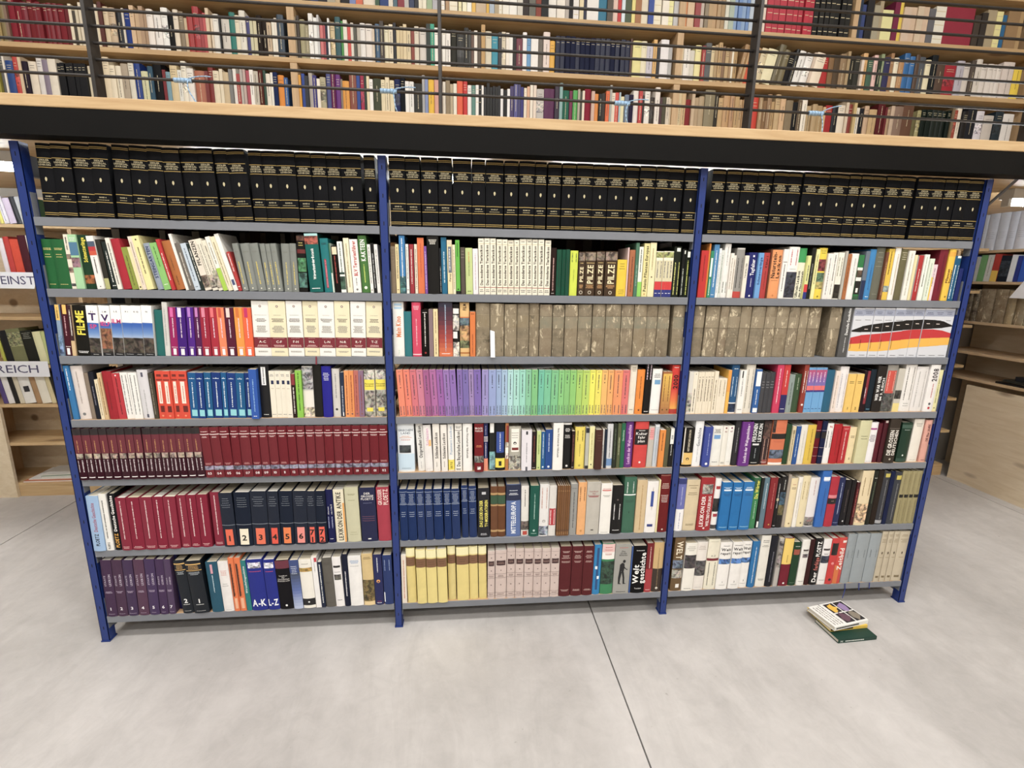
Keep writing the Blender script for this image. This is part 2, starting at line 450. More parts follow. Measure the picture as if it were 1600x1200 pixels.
            poly([(-.22, .57), (-.02, .5), (-.1, .25), (-.14, .05), (-.02, 0), (-.26, 0), (-.28, .25)])
            poly([(-.06, .55), (.12, .5), (.2, .26), (.22, .04), (.38, 0), (.1, 0), (.06, .26)])
            poly([(.08, .74), (.34, .6), (.42, .62), (.36, .56), (.1, .66)])
    if pr.f: pr.obj('spine_print', [M['ink'], M['picture'], M['worn']], root)
    if tl.f: tl.obj('title_lettering', M['ink'], root)

ZED='B g|.955|.962;B g|.935|.941;B g|.80|.807;H ZEDLER/UNIVERSAL/LEXIKON|dccfa4|.745|5.6;B g|.675|.682;S c2b68c|.52|5;B g|.325|.332;H BAND {}|dccfa4|.285|4;h c9b784|.245|.255|1;B g|.215|.222;B g|.055|.062;B g|.03|.036'
TEMPLATES=[
"h d0c070|.78|.83|2;h d0c070|.62|.72|2;h d0c070|.08|.1|1",
"v 998866|.1|.9|1",
"v e0c850|.15|.62|1;O e8e4d0|.06|2.5;h 77796f|.8|.85|1",
"B d8cfae|.9|.915;h 444444|.94|.965|1;V Das moderne Tierlexikon|2a2622|.17|.88|0.52;B a83a30|.125|.135;h 555555|.04|.1|2",
"v 0c3626|.2|.8|1",
"P 8a7a6a|.8|.98;h d8b870|.73|.76|1;V PILZE|f0dfb0|.28|.7|0.6;h d8a060|.17|.26|3;O e0d4bc|.08|7;O 4a3828|.08|5",
"B f0e8d0|.8|1;P 9aa060|.86|.98;B d8cfa8|.35|.8;v 3a3a5a|.42|.78|1;B d42a2c|.16|.34;B 26307e|0|.16;h e8e8f0|.06|.1|1",
"v 998877|.2|.9|1",
"W 8a7a5c|.56|.78;B a39272|.335|.34;B a39272|.79|.795",
"W 7f7d68|.55|.77;B 5c5040|.775|.78;B 9a8a6a|.38|.385",
"W 93846a|.58|.8;B a39272|.4|.405;B 5c5040|.57|.575",
"v 777777|.1|.95|2",
"B 7a2018|.88|.93|.2|.8;B 8a2a1c|.8|.83|.1|.9;B f4e4d4|.32|.78|.25|.7;v c86a50|.36|.7|1;B 6a1a14|.14|.27|.3|.8;O f08a60|.06|4",
"h 888888|.88|.94|2;B 222c50|.72|.8|.3|.8;h b8a890|.62|.64|1;h 888888|.06|.08|1",
"v 8a3a20|.12|.9|1;O 8a5a50|.07|4",
"P d0ccc0|.78|1;B f0dc2c|.58|.8|.02|.98;H Personen/Lexikon|2a2410|.69|6;P a8a498|0|.57;B f0dc2c|.12|.2|.2|.8",
"h 4a4a5a|.95|.965|1;v 3a3a4a|0.68|.9|1;O 1a1a20|0.62|2.2;v 4a4a5a|.03|.22|2",
"h 4a4a5a|.95|.965|1;v 3a3a4a|0.44|.9|1;O 1a1a20|0.38|2.2;v 4a4a5a|.03|.22|2",
"h 4a4a5a|.95|.965|1;v 3a3a4a|0.56|.9|1;O 1a1a20|0.5|2.2;v 4a4a5a|.03|.22|2",
"h 4a4a5a|.95|.965|1;v 3a3a4a|0.48|.9|1;O 1a1a20|0.42|2.2;v 4a4a5a|.03|.22|2",
"h 4a4a5a|.95|.965|1;v 3a3a4a|0.78|.9|1;O 1a1a20|0.72|2.2;v 4a4a5a|.03|.22|2",
"G a8683a,e8b83c|0|.95;v 6a3a18|.3|.9|1;O 6a4818|.1|4",
"h 6a5a48|.86|.9|1;v 6a5a48|.3|.84|1",
"v 998870|.5|.95|1",
"h 8a8a8e|.6|.8|3",
"G 6a7ac0,8a5aa8,c04a70|.5|.95;B e86a6a|.5|.6;B 3a2a80|.46|.5;v f0e0f0|.68|.9|1;h 2a4a80|.07|.1|1",
"B 241c1e|.88|1;B 6a1f2e|.52|.88;v c08a50|.55|.78|1;P a89888|.42|.52|.1|.9;v d8ccd0|.16|.4|2;B f4efef|.045|.06|.2|.9",
"V Schlesien Lexikon|2c2824|.28|.82|0.46;v aaa49a|.1|.22|1",
"B d8c0c0|.78|.785;B d8c0c0|.38|.385;B d8c0c0|.18|.185;B 1a1414|.6|.75",
"v f0d4d4|.22|.95|1;h e8b8b8|.03|.08|2",
"B b8c4d8|.945|.952;h a8b4cc|.72|.92|7;B b8c4d8|.705|.712;h a8b4cc|.46|.58|3",
"B b8925a|.84|.88;B 2f5238|.66|.83;B b8925a|.62|.65;B b8925a|.1|.14",
"h b89058|.88|.92|1;B 5a3a20|.1|.12;h b08850|.03|.08|2",
"h c8e4f8|.87|.91|2;B e4f0fa|.83|.86|.15|.9;h 0f4a80|.72|.78|2;B 7ab8e0|.06|.075|.1|.9",
"B 181410|.5|.56|.1|.9;v 7a7048|.6|.95|1;v 7a7048|.05|.45|1",
"v 3a1c10|.3|.9|1;B 4a2414|.28|.9|.2|.45;B f0b088|.05|.25|.3|.8",
"B f0e8b0|.86|1;B 7c5638|.68|.84;h 5a3c24|.72|.8|2",
"B 8a7470|.94|.945;O 4a3634|.87|2.5;B 43292a|.7|.8|.1|.9;h 9a7a70|.73|.77|2;O 4a3634|.6|2.5;B 6a5452|.52|.525;h 8a7470|.46|.5|2;B 6a5452|.44|.445;O 4a3634|.3|2.5;B 6a5452|.13|.135;h 6a5452|.09|.11|1;B 6a5452|.06|.065",
"h d8b8b0|.88|.92|2;h d8b8b0|.76|.84|3;h c8a8a0|.68|.72|2;h c8a8a0|.1|.14|2",
"v 6a7276|.52|.68|2",
"h 8a7a58|.9|.95|2;h 8a7a58|.78|.86|3;S 5a4c38|.58|5;h 8a7a58|.48|.5|1;B 7a6a4c|.08|.12|.2|.7"
]
BOOKS=""">0 0
55.6 47.9 246 1.6 _ e gilt 0d0e12 $1
105.3 62.3 246 1.6 _ e gilt 0d0e12 $2
169.3 60.2 251 1.6 _ e gilt 0d0e12 $3
231.2 58.8 250 1.6 _ e gilt 0d0e12 $4
298.7 55.7 250 2.7 _ e gilt 0d0e12 $5
355.4 59.6 250 2.7 _ e gilt 0d0e12 $6
416.8 52.4 252 2.7 _ e gilt 0d0e12 $7
480.7 58.2 247 1.8 _ e gilt 0d0e12 $8
540.3 61.7 253 1.8 _ e gilt 0d0e12 $9
603.3 53.1 252 -1.5 _ e gilt 0d0e12 $10
665.4 45.2 253 -3 _ e gilt 0d0e12 $11
711.6 60.9 254 -3 _ e gilt 0d0e12 $12
776.7 44.9 254 -1 _ e gilt 0d0e12 $13
822.5 50.6 256 -1 _ e gilt 0d0e12 $14
874 66.2 256 -1 _ e gilt 0d0e12 $15
942.5 52.6 256 -1 _ e gilt 0d0e12 $16
996.6 53.4 256 -1 _ e gilt 0d0e12 $17
1051.4 49.4 256 -1 _ e gilt 0d0e12 $18
1102.2 73.5 256 -1 _ e gilt 0d0e12 $19
1184.8 40.6 255 -0.8 _ e gilt 0d0e12 $20
>0 1
26 59.5 254 -0.5 _ e gilt 0d0e12 $21
86.7 53.2 255 -0.5 _ e gilt 0d0e12 $22
144.6 61.4 255 -0.5 _ e gilt 0d0e12 $23
208.1 51.8 256 -0.5 _ e gilt 0d0e12 $24
263.1 71.4 254 -0.5 _ e gilt 0d0e12 $25
336.2 50.5 255 -0.5 _ e gilt 0d0e12 $26
387.9 67 254 0 _ e gilt 0d0e12 $27
459 53.2 254 0 _ e gilt 0d0e12 $28
516.2 59.6 255 0 _ e gilt 0d0e12 $29
578 44.7 252 0 _ e gilt 0d0e12 $30
628.3 51.8 253 0 _ e gilt 0d0e12 $31
684.4 54.3 251 0 _ e gilt 0d0e12 $32
740 64.2 252 0 _ e gilt 0d0e12 $33
806 59.8 254 0 _ e gilt 0d0e12 $34
867.5 63.7 256 0 _ e gilt 0d0e12 $35
933.4 54.3 257 0.6 _ e gilt 0d0e12 $36
989.9 62.6 257 0.6 _ e gilt 0d0e12 $37
1056.1 52.6 257 0.6 _ e gilt 0d0e12 $38
1110.1 59.7 258 0.6 _ e gilt 0d0e12 $39
1178.9 59.2 259 0.6 _ e gilt 0d0e12 $40
>0 2
39.8 55.4 257 0 _ e gilt 0d0e12 $41
100.6 59.3 258 0 _ e gilt 0d0e12 $42
162.1 65.9 256 1 _ e gilt 0d0e12 $43
229.8 62.7 259 1 _ e gilt 0d0e12 $44
293.5 62.6 256 1 _ e gilt 0d0e12 $45
357 57.1 255 1 _ e gilt 0d0e12 $46
421 65.7 255 1.5 _ e gilt 0d0e12 $47
487.6 45.3 252 1.5 _ e gilt 0d0e12 $48
534.3 84.6 252 1.5 _ e gilt 0d0e12 $49
619.8 49.1 251 1.5 _ e gilt 0d0e12 $50
670.8 46.5 251 1.5 _ e gilt 0d0e12 $51
713.8 68.6 252 1.5 _ e gilt 0d0e12 $52
783.4 64.6 251 1.5 _ e gilt 0d0e12 $53
850 62.5 250 1.5 _ e gilt 0d0e12 $54
927.5 65 251 0.5 _ e gilt 0d0e12 $55
994 56.3 251 0.5 _ e gilt 0d0e12 $56
1052.4 56.1 253 0.5 _ e gilt 0d0e12 $57
1109.5 52.3 253 0.5 _ e gilt 0d0e12 $58
1164.9 68.5 254 0.5 _ e gilt 0d0e12 $59
>1 0
18.7 37 177 1.8 _ h _ 1f6334 %0
55.7 45.2 177 1.8 _ h _ 1f6334 %0
101.7 15.7 195 -4.1 _ p _ e9e2cc v 222222|.72|.95|1;P 8a7468|.55|.64;P 8a7468|.3|.4;P 777777|.05|.1
118.3 28.9 195 -4.1 _ p _ a6d6a2 B 4a7a9a|.62|.86;h dfe8e0|.88|.95|2;P 8a6a72|.4|.58
148.8 36.3 194 -4.1 _ h _ 20402a V Schmetterlinge|f0e020|.5|.95|.5;P a0602c|.1|.26
191.8 25.2 191 -4.1 _ p _ f0ece6 B 4a5a70|.8|.9;B c02a30|.72|.8;B d05030|.64|.72;v 222222|.3|.6|1;O 333333|.05|2
217.8 17.1 180 -4.1 _ p _ 33312a B b0b070|0|.22
237.3 23.4 172 -4.1 _ h _ 26312e v e8e8e0|.15|.8|1;h e8e8e0|.05|.1|1
262.7 15.4 186 -11 _ p _ ece8da v 666666|.1|.9|1
279.5 30 183 -11 _ h _ b02434 
311.7 22.4 154 -11 _ p _ 8f9a3a v 5a6020|.1|.8|1
336.1 13.2 156 -11 _ p _ eadfaa O 222222|.06|3
350.2 14 194 -11 _ p _ ead8c4 v 998877|.1|.9|1
365.2 24.9 196 -11 _ p _ efe49e O 4a3a20|.93|3;v 5a4a30|.3|.8|1
401.7 22.6 171 -11 _ h _ 97a2b2 V STEINGARTEN|1e2c60|.25|.93|.55
427.1 24.2 173 -11 _ p _ 8ac46a v 4a7a30|.5|.92|1;h e8f0d8|.1|.13|1
452.6 13.3 187 -11 _ p _ c43034 v f4e0d8|.2|.75|1
467.7 32.2 181 -11 _ h _ b2682e v 6a3a18|.1|.3|1;v 7a4a20|.4|.7|1
501.3 10.6 208 -11 _ p _ efebe2 
513.4 21.7 175 -11 _ h _ 736c64 v d8d0c0|.1|.8|1
535.8 20.2 174 -11 _ p _ c4d2de v 5a6a80|.2|.9|1;h 445566|.05|.1|1
557.2 13.9 175 -11 _ p _ 27332f v d8d8d0|.2|.9|1
572.9 23.7 187 -11.9 _ p _ e6dccb V PFLANZEN|20180f|.5|.97|.6;P 9a8a78|.05|.3
599.1 20.5 193 -13.6 _ p _ e9e2cf v 777060|.2|.9|2;P aaa090|.05|.3
621 16.6 188 -13.6 _ p _ e8e0ca v 777060|.4|.9|1;P a8a090|.05|.4
639.6 16.6 202 -13.6 _ p _ f0ece0 B a4cc34|0|.42;v 999080|.5|.9|1
657.5 15 203 -13.6 _ p _ ece0be %1
674.2 17 214 -14.2 _ p _ f2efe8 B 44507a|.1|.2|.2|.8
692.6 12.8 148 -12.8 _ p _ b83a38 v f4dcd8|.5|.95|1;h f4dcd8|.08|.14|1
707.3 21.1 177 -7.8 _ h greyset 868a84 %2
729.5 33.1 177 -6.1 _ h greyset 868a84 %2
764 31.1 178 -6.1 _ h greyset 868a84 %2
796.9 19 178 -4.5 _ h greyset 868a84 %2
817.2 17.3 178 -4.5 _ h greyset 868a84 %2
835.8 21.5 179 -4.5 _ h greyset 868a84 %2
859.9 31.6 180 -0.2 _ h greyset 868a84 %2
892.8 23.4 181 -0.2 _ h greyset 868a84 %2
918.6 31.4 213 1.2 _ h _ 1d1a18 P 5a3a30|.9|.98;h d8c060|.8|.88|2;B 6a2020|.68|.75;P 4a8a5a|.36|.6;P 4a7a70|.08|.34
959.7 49.2 221 -2.5 -4 h _ 0f645e B a8d8d8|.87|1;P b05a48|.82|.96;V Wörterbuch der Botanik|eef4f0|.22|.75|.34;v c8e0dc|.25|.6|1;h ffffff|.05|.08|1
1013.1 30.8 202 -2.5 _ h _ 14787c h 1a3a40|.88|.92|2;B a03040|.08|.62|.35|.6;v e08090|.1|.6|1
1045.2 5.9 185 -2.5 _ p _ d8e8d8 B 2a6a4a|.4|1
1052 22.9 175 -2.5 _ h _ 17130f B ecd9b4|.82|.98|.1|.9;v b04038|.2|.8|1
1076.6 19.1 192 -2.5 _ p _ eef0ea v 1f4a38|.4|.97|1;B 203a30|.36|.4;P 3a5a48|.06|.32
1101.3 20.4 205 -2.5 _ p _ ece4c4 v b0a070|.1|.9|1
1123.4 29.9 201 -2.5 _ p _ f2efe8 V BLV Terrarienführer|c02a2c|.32|.97|.5;O 777777|.06|4;v 888888|.14|.28|1
1154.6 32.1 216 -2.5 _ h _ 497a3a V KAKTEEN|f2f4ec|.56|.93|.62;v cfe060|.18|.5|1;O e8f0e0|.09|6
1188.5 12 184 -2.5 _ p _ f0eee6 v 777777|.2|.95|1;O 444444|.06|2
1201.3 11.6 189 -2.5 _ p _ 1a1a1a v c8c8c8|.1|.8|1
1213.8 13.3 185 -2.5 _ p _ f2f0ea v 999999|.2|.9|1
>1 1
15 22 179 -0.3 _ h _ 85745d h 6a5a45|.7|.95|4
38.2 13.6 187 -0.3 _ p _ ecd8a0 v 6a5a40|.3|.95|1;h 554433|.05|.1|1
53.3 22.1 226 -0.3 _ p _ 3a80b8 B 2f5a5e|0|.3;P 4f8a8a|.02|.2;v f4f6f6|.28|.96|1
77.8 10.9 188 -0.3 _ p _ f1eee6 v 777777|.3|.95|1;h 333333|.05|.1|1
91 17.5 188 -0.3 _ h _ a02f3a v e8d0c8|.2|.9|1
110.5 11.3 189 -0.3 _ p _ eedfc8 v 776655|.1|.9|1
123.3 25.8 213 -0.3 _ p _ e0703a v c05028|.3|.9|1
149.9 11 182 -1 _ p _ 7f4fa2 v d8c0e8|.1|.9|1
162.4 45.1 225 -1 -3 h _ 191817 h e0dcd0|.86|.95|4
208.4 7.1 176 -1 _ p _ 20242a v e8e8e0|.05|.6|1
216.3 21.7 217 -1 _ p _ 1d6c90 v d8ecf4|.2|.75|1
239.5 19.4 207 -1 _ p _ ead9a8 B d8c8a8|.92|1;B 6a7078|.4|.88|.2|.9;V Parey|222222|.22|.4;v f0f0f0|.45|.85|1
259.7 11.5 190 -1 _ p _ efe4c0 %1
271.9 17 208 -1 _ p _ 62b83e B 151515|0|.06;O 184010|.09|3;v 2a6a1a|.7|.95|1
291 17.9 181 -1 _ h _ 5a5048 h 8a8070|.75|.95|3
310.4 28.3 179 -1 _ h _ c6d68a B b8c070|0|.0;h 4a6a2a|.05|.08|1;v d09050|.7|.92|1;v 889858|.4|.7|1
339.5 21.1 177 -1 _ p _ f0e8ea v c0a8b8|.1|.9|1
362.2 22.4 216 -1 _ p tier efe9d4 %3
385.8 22 217 -1 _ p tier efe9d4 %3
408.7 22.9 217 -1 _ p tier efe9d4 %3
434.4 22.1 214 -1 _ p tier eee7d0 %3
457.3 20.6 214 -1 _ p tier eee7d0 %3
479.1 23.9 212 -1 _ p tier eee7d0 %3
504.2 20.3 213 -1 _ p tier eee7d0 %3
526.5 26 217 -1 _ p tier efe9d4 %3
553.7 22.4 218 -1 _ p tier efe9d4 %3
577.3 21.6 217 -1 _ p tier efe9d4 %3
600.6 23.3 217 -1 _ p tier efe9d4 %3
624.9 23.5 215 0 _ p tier efe9d4 %3
649.7 22.7 187 0 _ h _ 2a1c18 v d8a8a0|.1|.8|1;h c8c0b8|.03|.06|1
674 20.6 181 0 _ h _ 144f3a %4
695.5 15.5 181 0 _ h _ 144f3a %4
711.8 15.5 182 0 _ h _ 144f3a %4
729.4 31.9 178 0 _ h _ d2e034 v 4a6a30|.75|.95|2;v a8b828|.3|.6|1
763.9 25.9 174 0 _ h pilze 4a3828 %5
792 43.8 176 0 _ h pilze 4a3828 %5
837.9 33.1 178 0 _ h pilze 4a3828 %5
874.5 49 179 0 _ h pilze 4a3828 %5
925.2 40.4 147 0 _ h _ f0cb14 h 8a7a10|.72|.92|3;h a89010|.05|.2|3
966.1 5.7 195 0 _ p _ e8c8c4 
973.6 22.9 186 0 _ h _ b06a42 v 5a2a18|.1|.85|1
997.8 14.6 214 0 _ h _ 4f7a62 v 90b0a0|.2|.6|1
1013.3 17.7 199 0 _ p _ eef0e4 B 8ad050|0|.3;v 333333|.5|.95|1
1031.9 23.9 213 0 _ p _ e9dc94 V Polunin Pflanzen Europas|4a4428|.1|.95|.55;O c08a30|.05|3
1056.7 26.2 216 0 _ p _ ede2b0 O 4a3a20|.37|3;v a89868|.5|.9|1
1084.2 17.8 183 0 _ p field d8d0b0 %6
1102 13.4 183 0 _ p field d8d0b0 %6
1115.4 14.3 184 0 _ p field d8d0b0 %6
1129.7 13.9 184 0 _ p field d8d0b0 %6
1143.6 15.7 184 0 _ p field d8d0b0 %6
1161.9 32.3 204 0 _ h _ 1b2219 B e8ece0|.9|.97|.3|.8;v d8d870|.05|.7|2
1195.6 14.8 194 0 _ h _ 141714 B e8ece0|.9|.97|.5|.9;v c8d0c0|.05|.6|1
1211.3 23.4 190 0 _ h _ 1a2017 B eef0e8|.85|.97|.3|.9;v d8e060|.05|.8|1
>1 2
22.4 32.1 190 0.5 _ p _ c62a28 v 8a1a1a|.35|.9|1
54.9 7.6 218 0.5 _ p _ dc8420 
63.3 13.7 189 0.5 _ p _ 2f8e66 B e8f0e8|.45|.85|.2|.8;v e0f0e0|.05|.4|1
77.8 21.4 215 0.5 _ p _ 4a87b8 v e8f0f8|.2|.9|1;h e8f0f8|.04|.07|1
100 9.7 200 0.5 _ p _ eef0ee v 8899aa|.1|.9|1
110.9 12.9 193 0.5 _ p _ d8dcd4 v 778877|.1|.9|1
125 26.3 221 0.5 _ h _ efece6 v 556655|.1|.3|2;v aaaaaa|.6|.95|1
152.1 13 182 0.5 _ p _ efe8dc %7
165.9 12.6 174 0.5 _ p _ ece4d6 %7
179.7 35 204 0.5 _ h _ 98958f B c03a30|0|.13;v 4a4844|.2|.8|2;B d0cec8|.97|1
216 17.5 174 0.5 _ p _ e9e2d2 V TAGFALTER|3a4a40|.35|.95
234.7 38 187 0.5 _ h _ 252a6e V Tagfalter|f2f2f6|.5|.85|.45;B f0f0f4|.9|.94|.4|.6;v b8b8d8|.25|.45|1;O e8e8f0|.05|4
273.6 22.2 186 0.5 _ p _ 6aa2da V Schmetterlinge|2a4a80|.25|.95|.5
297 25.9 187 0.5 _ h _ b73a38 V Käfer 1|3a1010|.65|.95;v 8a2020|.2|.6|1
324.1 7.8 200 0.5 _ p _ 6a3a24 
333.2 47.9 200 0.5 _ h _ f09c5c V Naturstein-/Lexikon|2a1c14|.42|.95|.7;h a86a38|.36|.38|1;O c87838|.06|4
382.3 22 203 0.5 _ p _ f0ede6 B 222222|.74|.75|.1|.9;v 666666|.15|.7|1
405.5 46.6 213 0.5 _ h _ f1eee8 v c02040|.65|.95|2;h 333333|.57|.58|1;P 3a3c4a|.02|.52
453.3 35.9 209 0.5 _ h _ ece8cc B 2b9a50|.72|1;V Ullstein Lexikon/der Pflanzenwelt|20241c|.03|.55|.62
490.1 15.9 179 0.5 _ p _ e0e090 v 3a3a5a|.42|.78|1;B d42a2c|.16|.34;B 26307e|0|.16
507.2 17.6 211 0.5 _ h _ 20221c v 888880|.2|.7|1
526.1 15.9 206 0.5 _ p _ eee89c v 777755|.3|.9|1
543.3 37 212 0.5 _ h _ f0d428 h 6a6a20|.88|.96|2;P 8a3a40|.55|.78;P 5a7a60|.34|.52;P a89a58|.2|.34;O 8a7a10|.05|4
584.1 24.9 190 0.5 _ p _ efe9e2 v 777777|.1|.9|1
607.3 20.3 194 0.5 _ p _ efeae0 v 555555|.4|.95|1;v 888888|.1|.35|1
629 27 195 0.5 _ p _ ece8d8 v 777755|.5|.9|2;P 2c2620|.02|.32
657.7 11.1 201 0.5 _ p _ b8b4a8 
670.1 17.3 190 0.5 _ p _ b06a38 v 6a3a1a|.2|.9|1
688.8 34.2 192 0.5 _ h _ f1eee8 v a8a8a8|.3|.9|1
724.3 25 187 0.5 _ p _ 2d7a44 B eceadf|.42|.72;P 5a4a3a|.5|.66;B 1c1a18|.12|.42;B eceadf|.16|.26|.3|.7;B 2d5a3a|0|.08
751.1 18.8 203 0.5 _ p _ 6a7684 B 1c2c50|0|.4
772.6 28.7 211 0.5 _ h _ 3a88c4 v 2a5a90|.2|.7|1;h e8f4fc|.04|.08|1
803 40.4 226 0.5 _ h _ 6d6d5e h 8a8a78|.6|.95|4;h 8a8a78|.1|.12|1
845.3 11.7 201 0.5 _ p _ 7a4a34 v c8a070|.1|.8|1
858.3 26.6 215 0.5 _ p _ e9c22e v 3a3010|.5|.95|1;P 8a9a98|.16|.28
886.8 26.7 220 0.5 _ h _ eeeae0 v c0b090|.1|.9|1
915.3 31.3 215 0.5 _ h _ 6e6848 h c8c0a0|.78|.95|4
948.4 28.2 209 0.5 _ p _ efebe0 v 3a3a2a|.4|.6|1;v aaa890|.1|.95|1
977.5 13.7 192 0.5 _ p _ eadca8 
992.1 5.5 188 0.5 _ p _ a09a98 
998.1 27.4 191 0.5 _ h _ b83232 v e8c8c0|.2|.7|1
1026.8 22.9 195 0.5 _ p _ eef0e4 v 3a4a3a|.3|.6|1;v aab8a8|.6|.95|1
1050.7 22 178 0.5 _ p _ dfe8d4 v 99aa99|.1|.9|1
1074.1 21.6 154 0.5 _ p _ ecd0d8 B f0c83a|0|.65|0|.4;v 888888|.4|.9|1
1097.1 40.1 217 0.5 _ h _ 7a1c2e v 5a1020|.2|.9|1
1139.1 31.5 225 0.5 _ h _ f0c224 B e8a818|.86|.95;V Pflanzen/Europas|5a2a18|.35|.86|.66;O 8a6a10|.08|4
1171.9 31.1 192 0.5 _ h _ 1e5c82 v d8e8f0|.05|.8|2;B e8f0f0|.95|1|.3|.9
1204.4 20 140 0.5 _ p _ 1c2a6a 
>2 0
14.5 18.9 193 2.8 _ p _ 8aa2bc B ecc058|.7|1;v 5a3a10|.74|.95|1;P 7a9ac0|.02|.4
35.8 26.8 193 2.8 _ h _ 4b1a26 B ecc058|.82|1|.3|.8;v d8a0a8|.4|.78|1;h e8dcd8|.17|.19|1;B f0ecec|.02|.15|.3|.7
63.4 13.4 193 2.8 _ p _ d8b888 B 3a1a20|.3|1;v f0e8e0|.4|.9|1
78.1 49.5 190 2.8 _ h _ 14130f V FILME|f2e21c|.42|.9|.62;v c8bc30|.42|.88|1;h e8e8e8|.05|.1|2
130.1 39.8 191 2.8 _ p filmset ecebe8 B f4f4f2|.66|1;B 2f62b8|.42|.66;G b8c8dc,6a92cc,2f62b8|.3|.6;P 4e463e|.06|.36;B 16161a|0|.06;h e8e8e8|.025|.035|1;H F I|555560|.88|6;H T|3c1a5c|.78|26;H SP|d83a80|.59|15
170.7 38.8 191 2.8 _ p filmset ecebe8 B f4f4f2|.66|1;B 2f62b8|.42|.66;G b8c8dc,6a92cc,2f62b8|.3|.6;P 4e463e|.06|.36;B 16161a|0|.06;h e8e8e8|.025|.035|1;H L M|555560|.88|6;P 8a5a40|.14|.55;H V|3c1a5c|.76|24;H IELF|d83a80|.64|15
210.4 37.3 192 2.8 _ p filmset ecebe8 B f4f4f2|.66|1;B 2f62b8|.42|.66;G b8c8dc,6a92cc,2f62b8|.3|.6;P 4e463e|.06|.36;B 16161a|0|.06;h e8e8e8|.025|.035|1;H L E|555560|.88|6;H ILM|d83a80|.69|15
248.6 37.9 192 2.8 _ p filmset ecebe8 B f4f4f2|.66|1;B 2f62b8|.42|.66;G b8c8dc,6a92cc,2f62b8|.3|.6;P 4e463e|.06|.36;B 16161a|0|.06;h e8e8e8|.025|.035|1;H X I|555560|.88|6
287.3 35.6 192 2.8 _ p filmset ecebe8 B f4f4f2|.66|1;B 2f62b8|.42|.66;G b8c8dc,6a92cc,2f62b8|.3|.6;P 4e463e|.06|.36;B 16161a|0|.06;h e8e8e8|.025|.035|1;H K O|555560|.88|6
323.7 37.4 193 2.8 _ p filmset ecebe8 B f4f4f2|.66|1;B 2f62b8|.42|.66;G b8c8dc,6a92cc,2f62b8|.3|.6;P 4e463e|.06|.36;B 16161a|0|.06;h e8e8e8|.025|.035|1;H N|555560|.88|6
363.6 31 177 2.8 _ h _ 1a6a66 
396.6 19.2 207 2.8 _ h _ d6d4ce v aaaaaa|.2|.9|1
417.1 28.7 188 2.8 _ p rainbowpurple a01460 B e060a8|.8|.99|.2|.6;v f0d8e8|.38|.78|1;B f0e8ec|.02|.15|.3|.7;h f0d8e0|.17|.19|1
447 33.7 188 2.8 _ p rainbowpurple 43187c B e8d8f0|.8|.99|.2|.6;v f0d8e8|.38|.78|1;B f0e8ec|.02|.15|.3|.7;h f0d8e0|.17|.19|1
482 26.4 189 2.8 _ p rainbowpurple 54208c B b878d0|.8|.99|.2|.6;v f0d8e8|.38|.78|1;B f0e8ec|.02|.15|.3|.7;h f0d8e0|.17|.19|1
509.7 25.2 189 2.8 _ p rainbowpurple 581a50 B c87ac0|.8|.99|.2|.6;v f0d8e8|.38|.78|1;B f0e8ec|.02|.15|.3|.7;h f0d8e0|.17|.19|1
536.2 31.5 189 2.8 _ p rainbowpurple a01c38 B e08098|.8|.99|.2|.6;v f0d8e8|.38|.78|1;B f0e8ec|.02|.15|.3|.7;h f0d8e0|.17|.19|1
568.9 29.5 189 2.8 _ p rainbowpurple b02438 B e86a70|.8|.99|.2|.6;v f0d8e8|.38|.78|1;B f0e8ec|.02|.15|.3|.7;h f0d8e0|.17|.19|1
599.7 27.6 189 0.6 _ p rainbowpurple f08454 B d04a30|.8|.99|.2|.6;v f0d8e8|.38|.78|1;B f0e8ec|.02|.15|.3|.7;h f0d8e0|.17|.19|1
628.5 33.9 189 0.6 _ p rainbowpurple 5a1832 B e8d0c8|.8|.99|.2|.6;v f0d8e8|.38|.78|1;B f0e8ec|.02|.15|.3|.7;h f0d8e0|.17|.19|1
663.7 31.1 190 0.6 _ p rainbowpurple f0982e B d87018|.8|.99|.2|.6;v f0d8e8|.38|.78|1;B f0e8ec|.02|.15|.3|.7;h f0d8e0|.17|.19|1
696 32 190 0.6 _ p rainbowpurple f0622e B c81a60|.8|.99|.2|.6;v f0d8e8|.38|.78|1;B f0e8ec|.02|.15|.3|.7;h f0d8e0|.17|.19|1
729.4 63.6 216 0.7 _ p lexset f2efe8 O 5a1a24|.905|4.5;O e8e0d0|.905|2.5;h 777777|.745|.75|1;h 55504a|.62|.69|3;h 99968c|.43|.56|7;B 7c1c2c|.155|.345;H A-C|f6efe4|.265|9;h e0b8b0|.325|.33|1;h e0b8b0|.17|.21|2;h aaa8a0|.07|.1|2
794.2 63.1 216 0.7 _ p lexset efe4be O 5a1a24|.905|4.5;O e8e0d0|.905|2.5;h 777777|.745|.75|1;h 55504a|.62|.69|3;h 99968c|.43|.56|7;B 7c1c2c|.155|.345;H C-F|f6efe4|.265|9;h e0b8b0|.325|.33|1;h e0b8b0|.17|.21|2;h aaa8a0|.07|.1|2
858.6 60.1 217 0.7 _ p lexset f2efe8 O 5a1a24|.905|4.5;O e8e0d0|.905|2.5;h 777777|.745|.75|1;h 55504a|.62|.69|3;h 99968c|.43|.56|7;B 7c1c2c|.155|.345;H F-H|f6efe4|.265|9;h e0b8b0|.325|.33|1;h e0b8b0|.17|.21|2;h aaa8a0|.07|.1|2
919.9 57.8 217 0.9 _ p lexset efe4be O 5a1a24|.905|4.5;O e8e0d0|.905|2.5;h 777777|.745|.75|1;h 55504a|.62|.69|3;h 99968c|.43|.56|7;B 7c1c2c|.155|.345;H H-L|f6efe4|.265|9;h e0b8b0|.325|.33|1;h e0b8b0|.17|.21|2;h aaa8a0|.07|.1|2
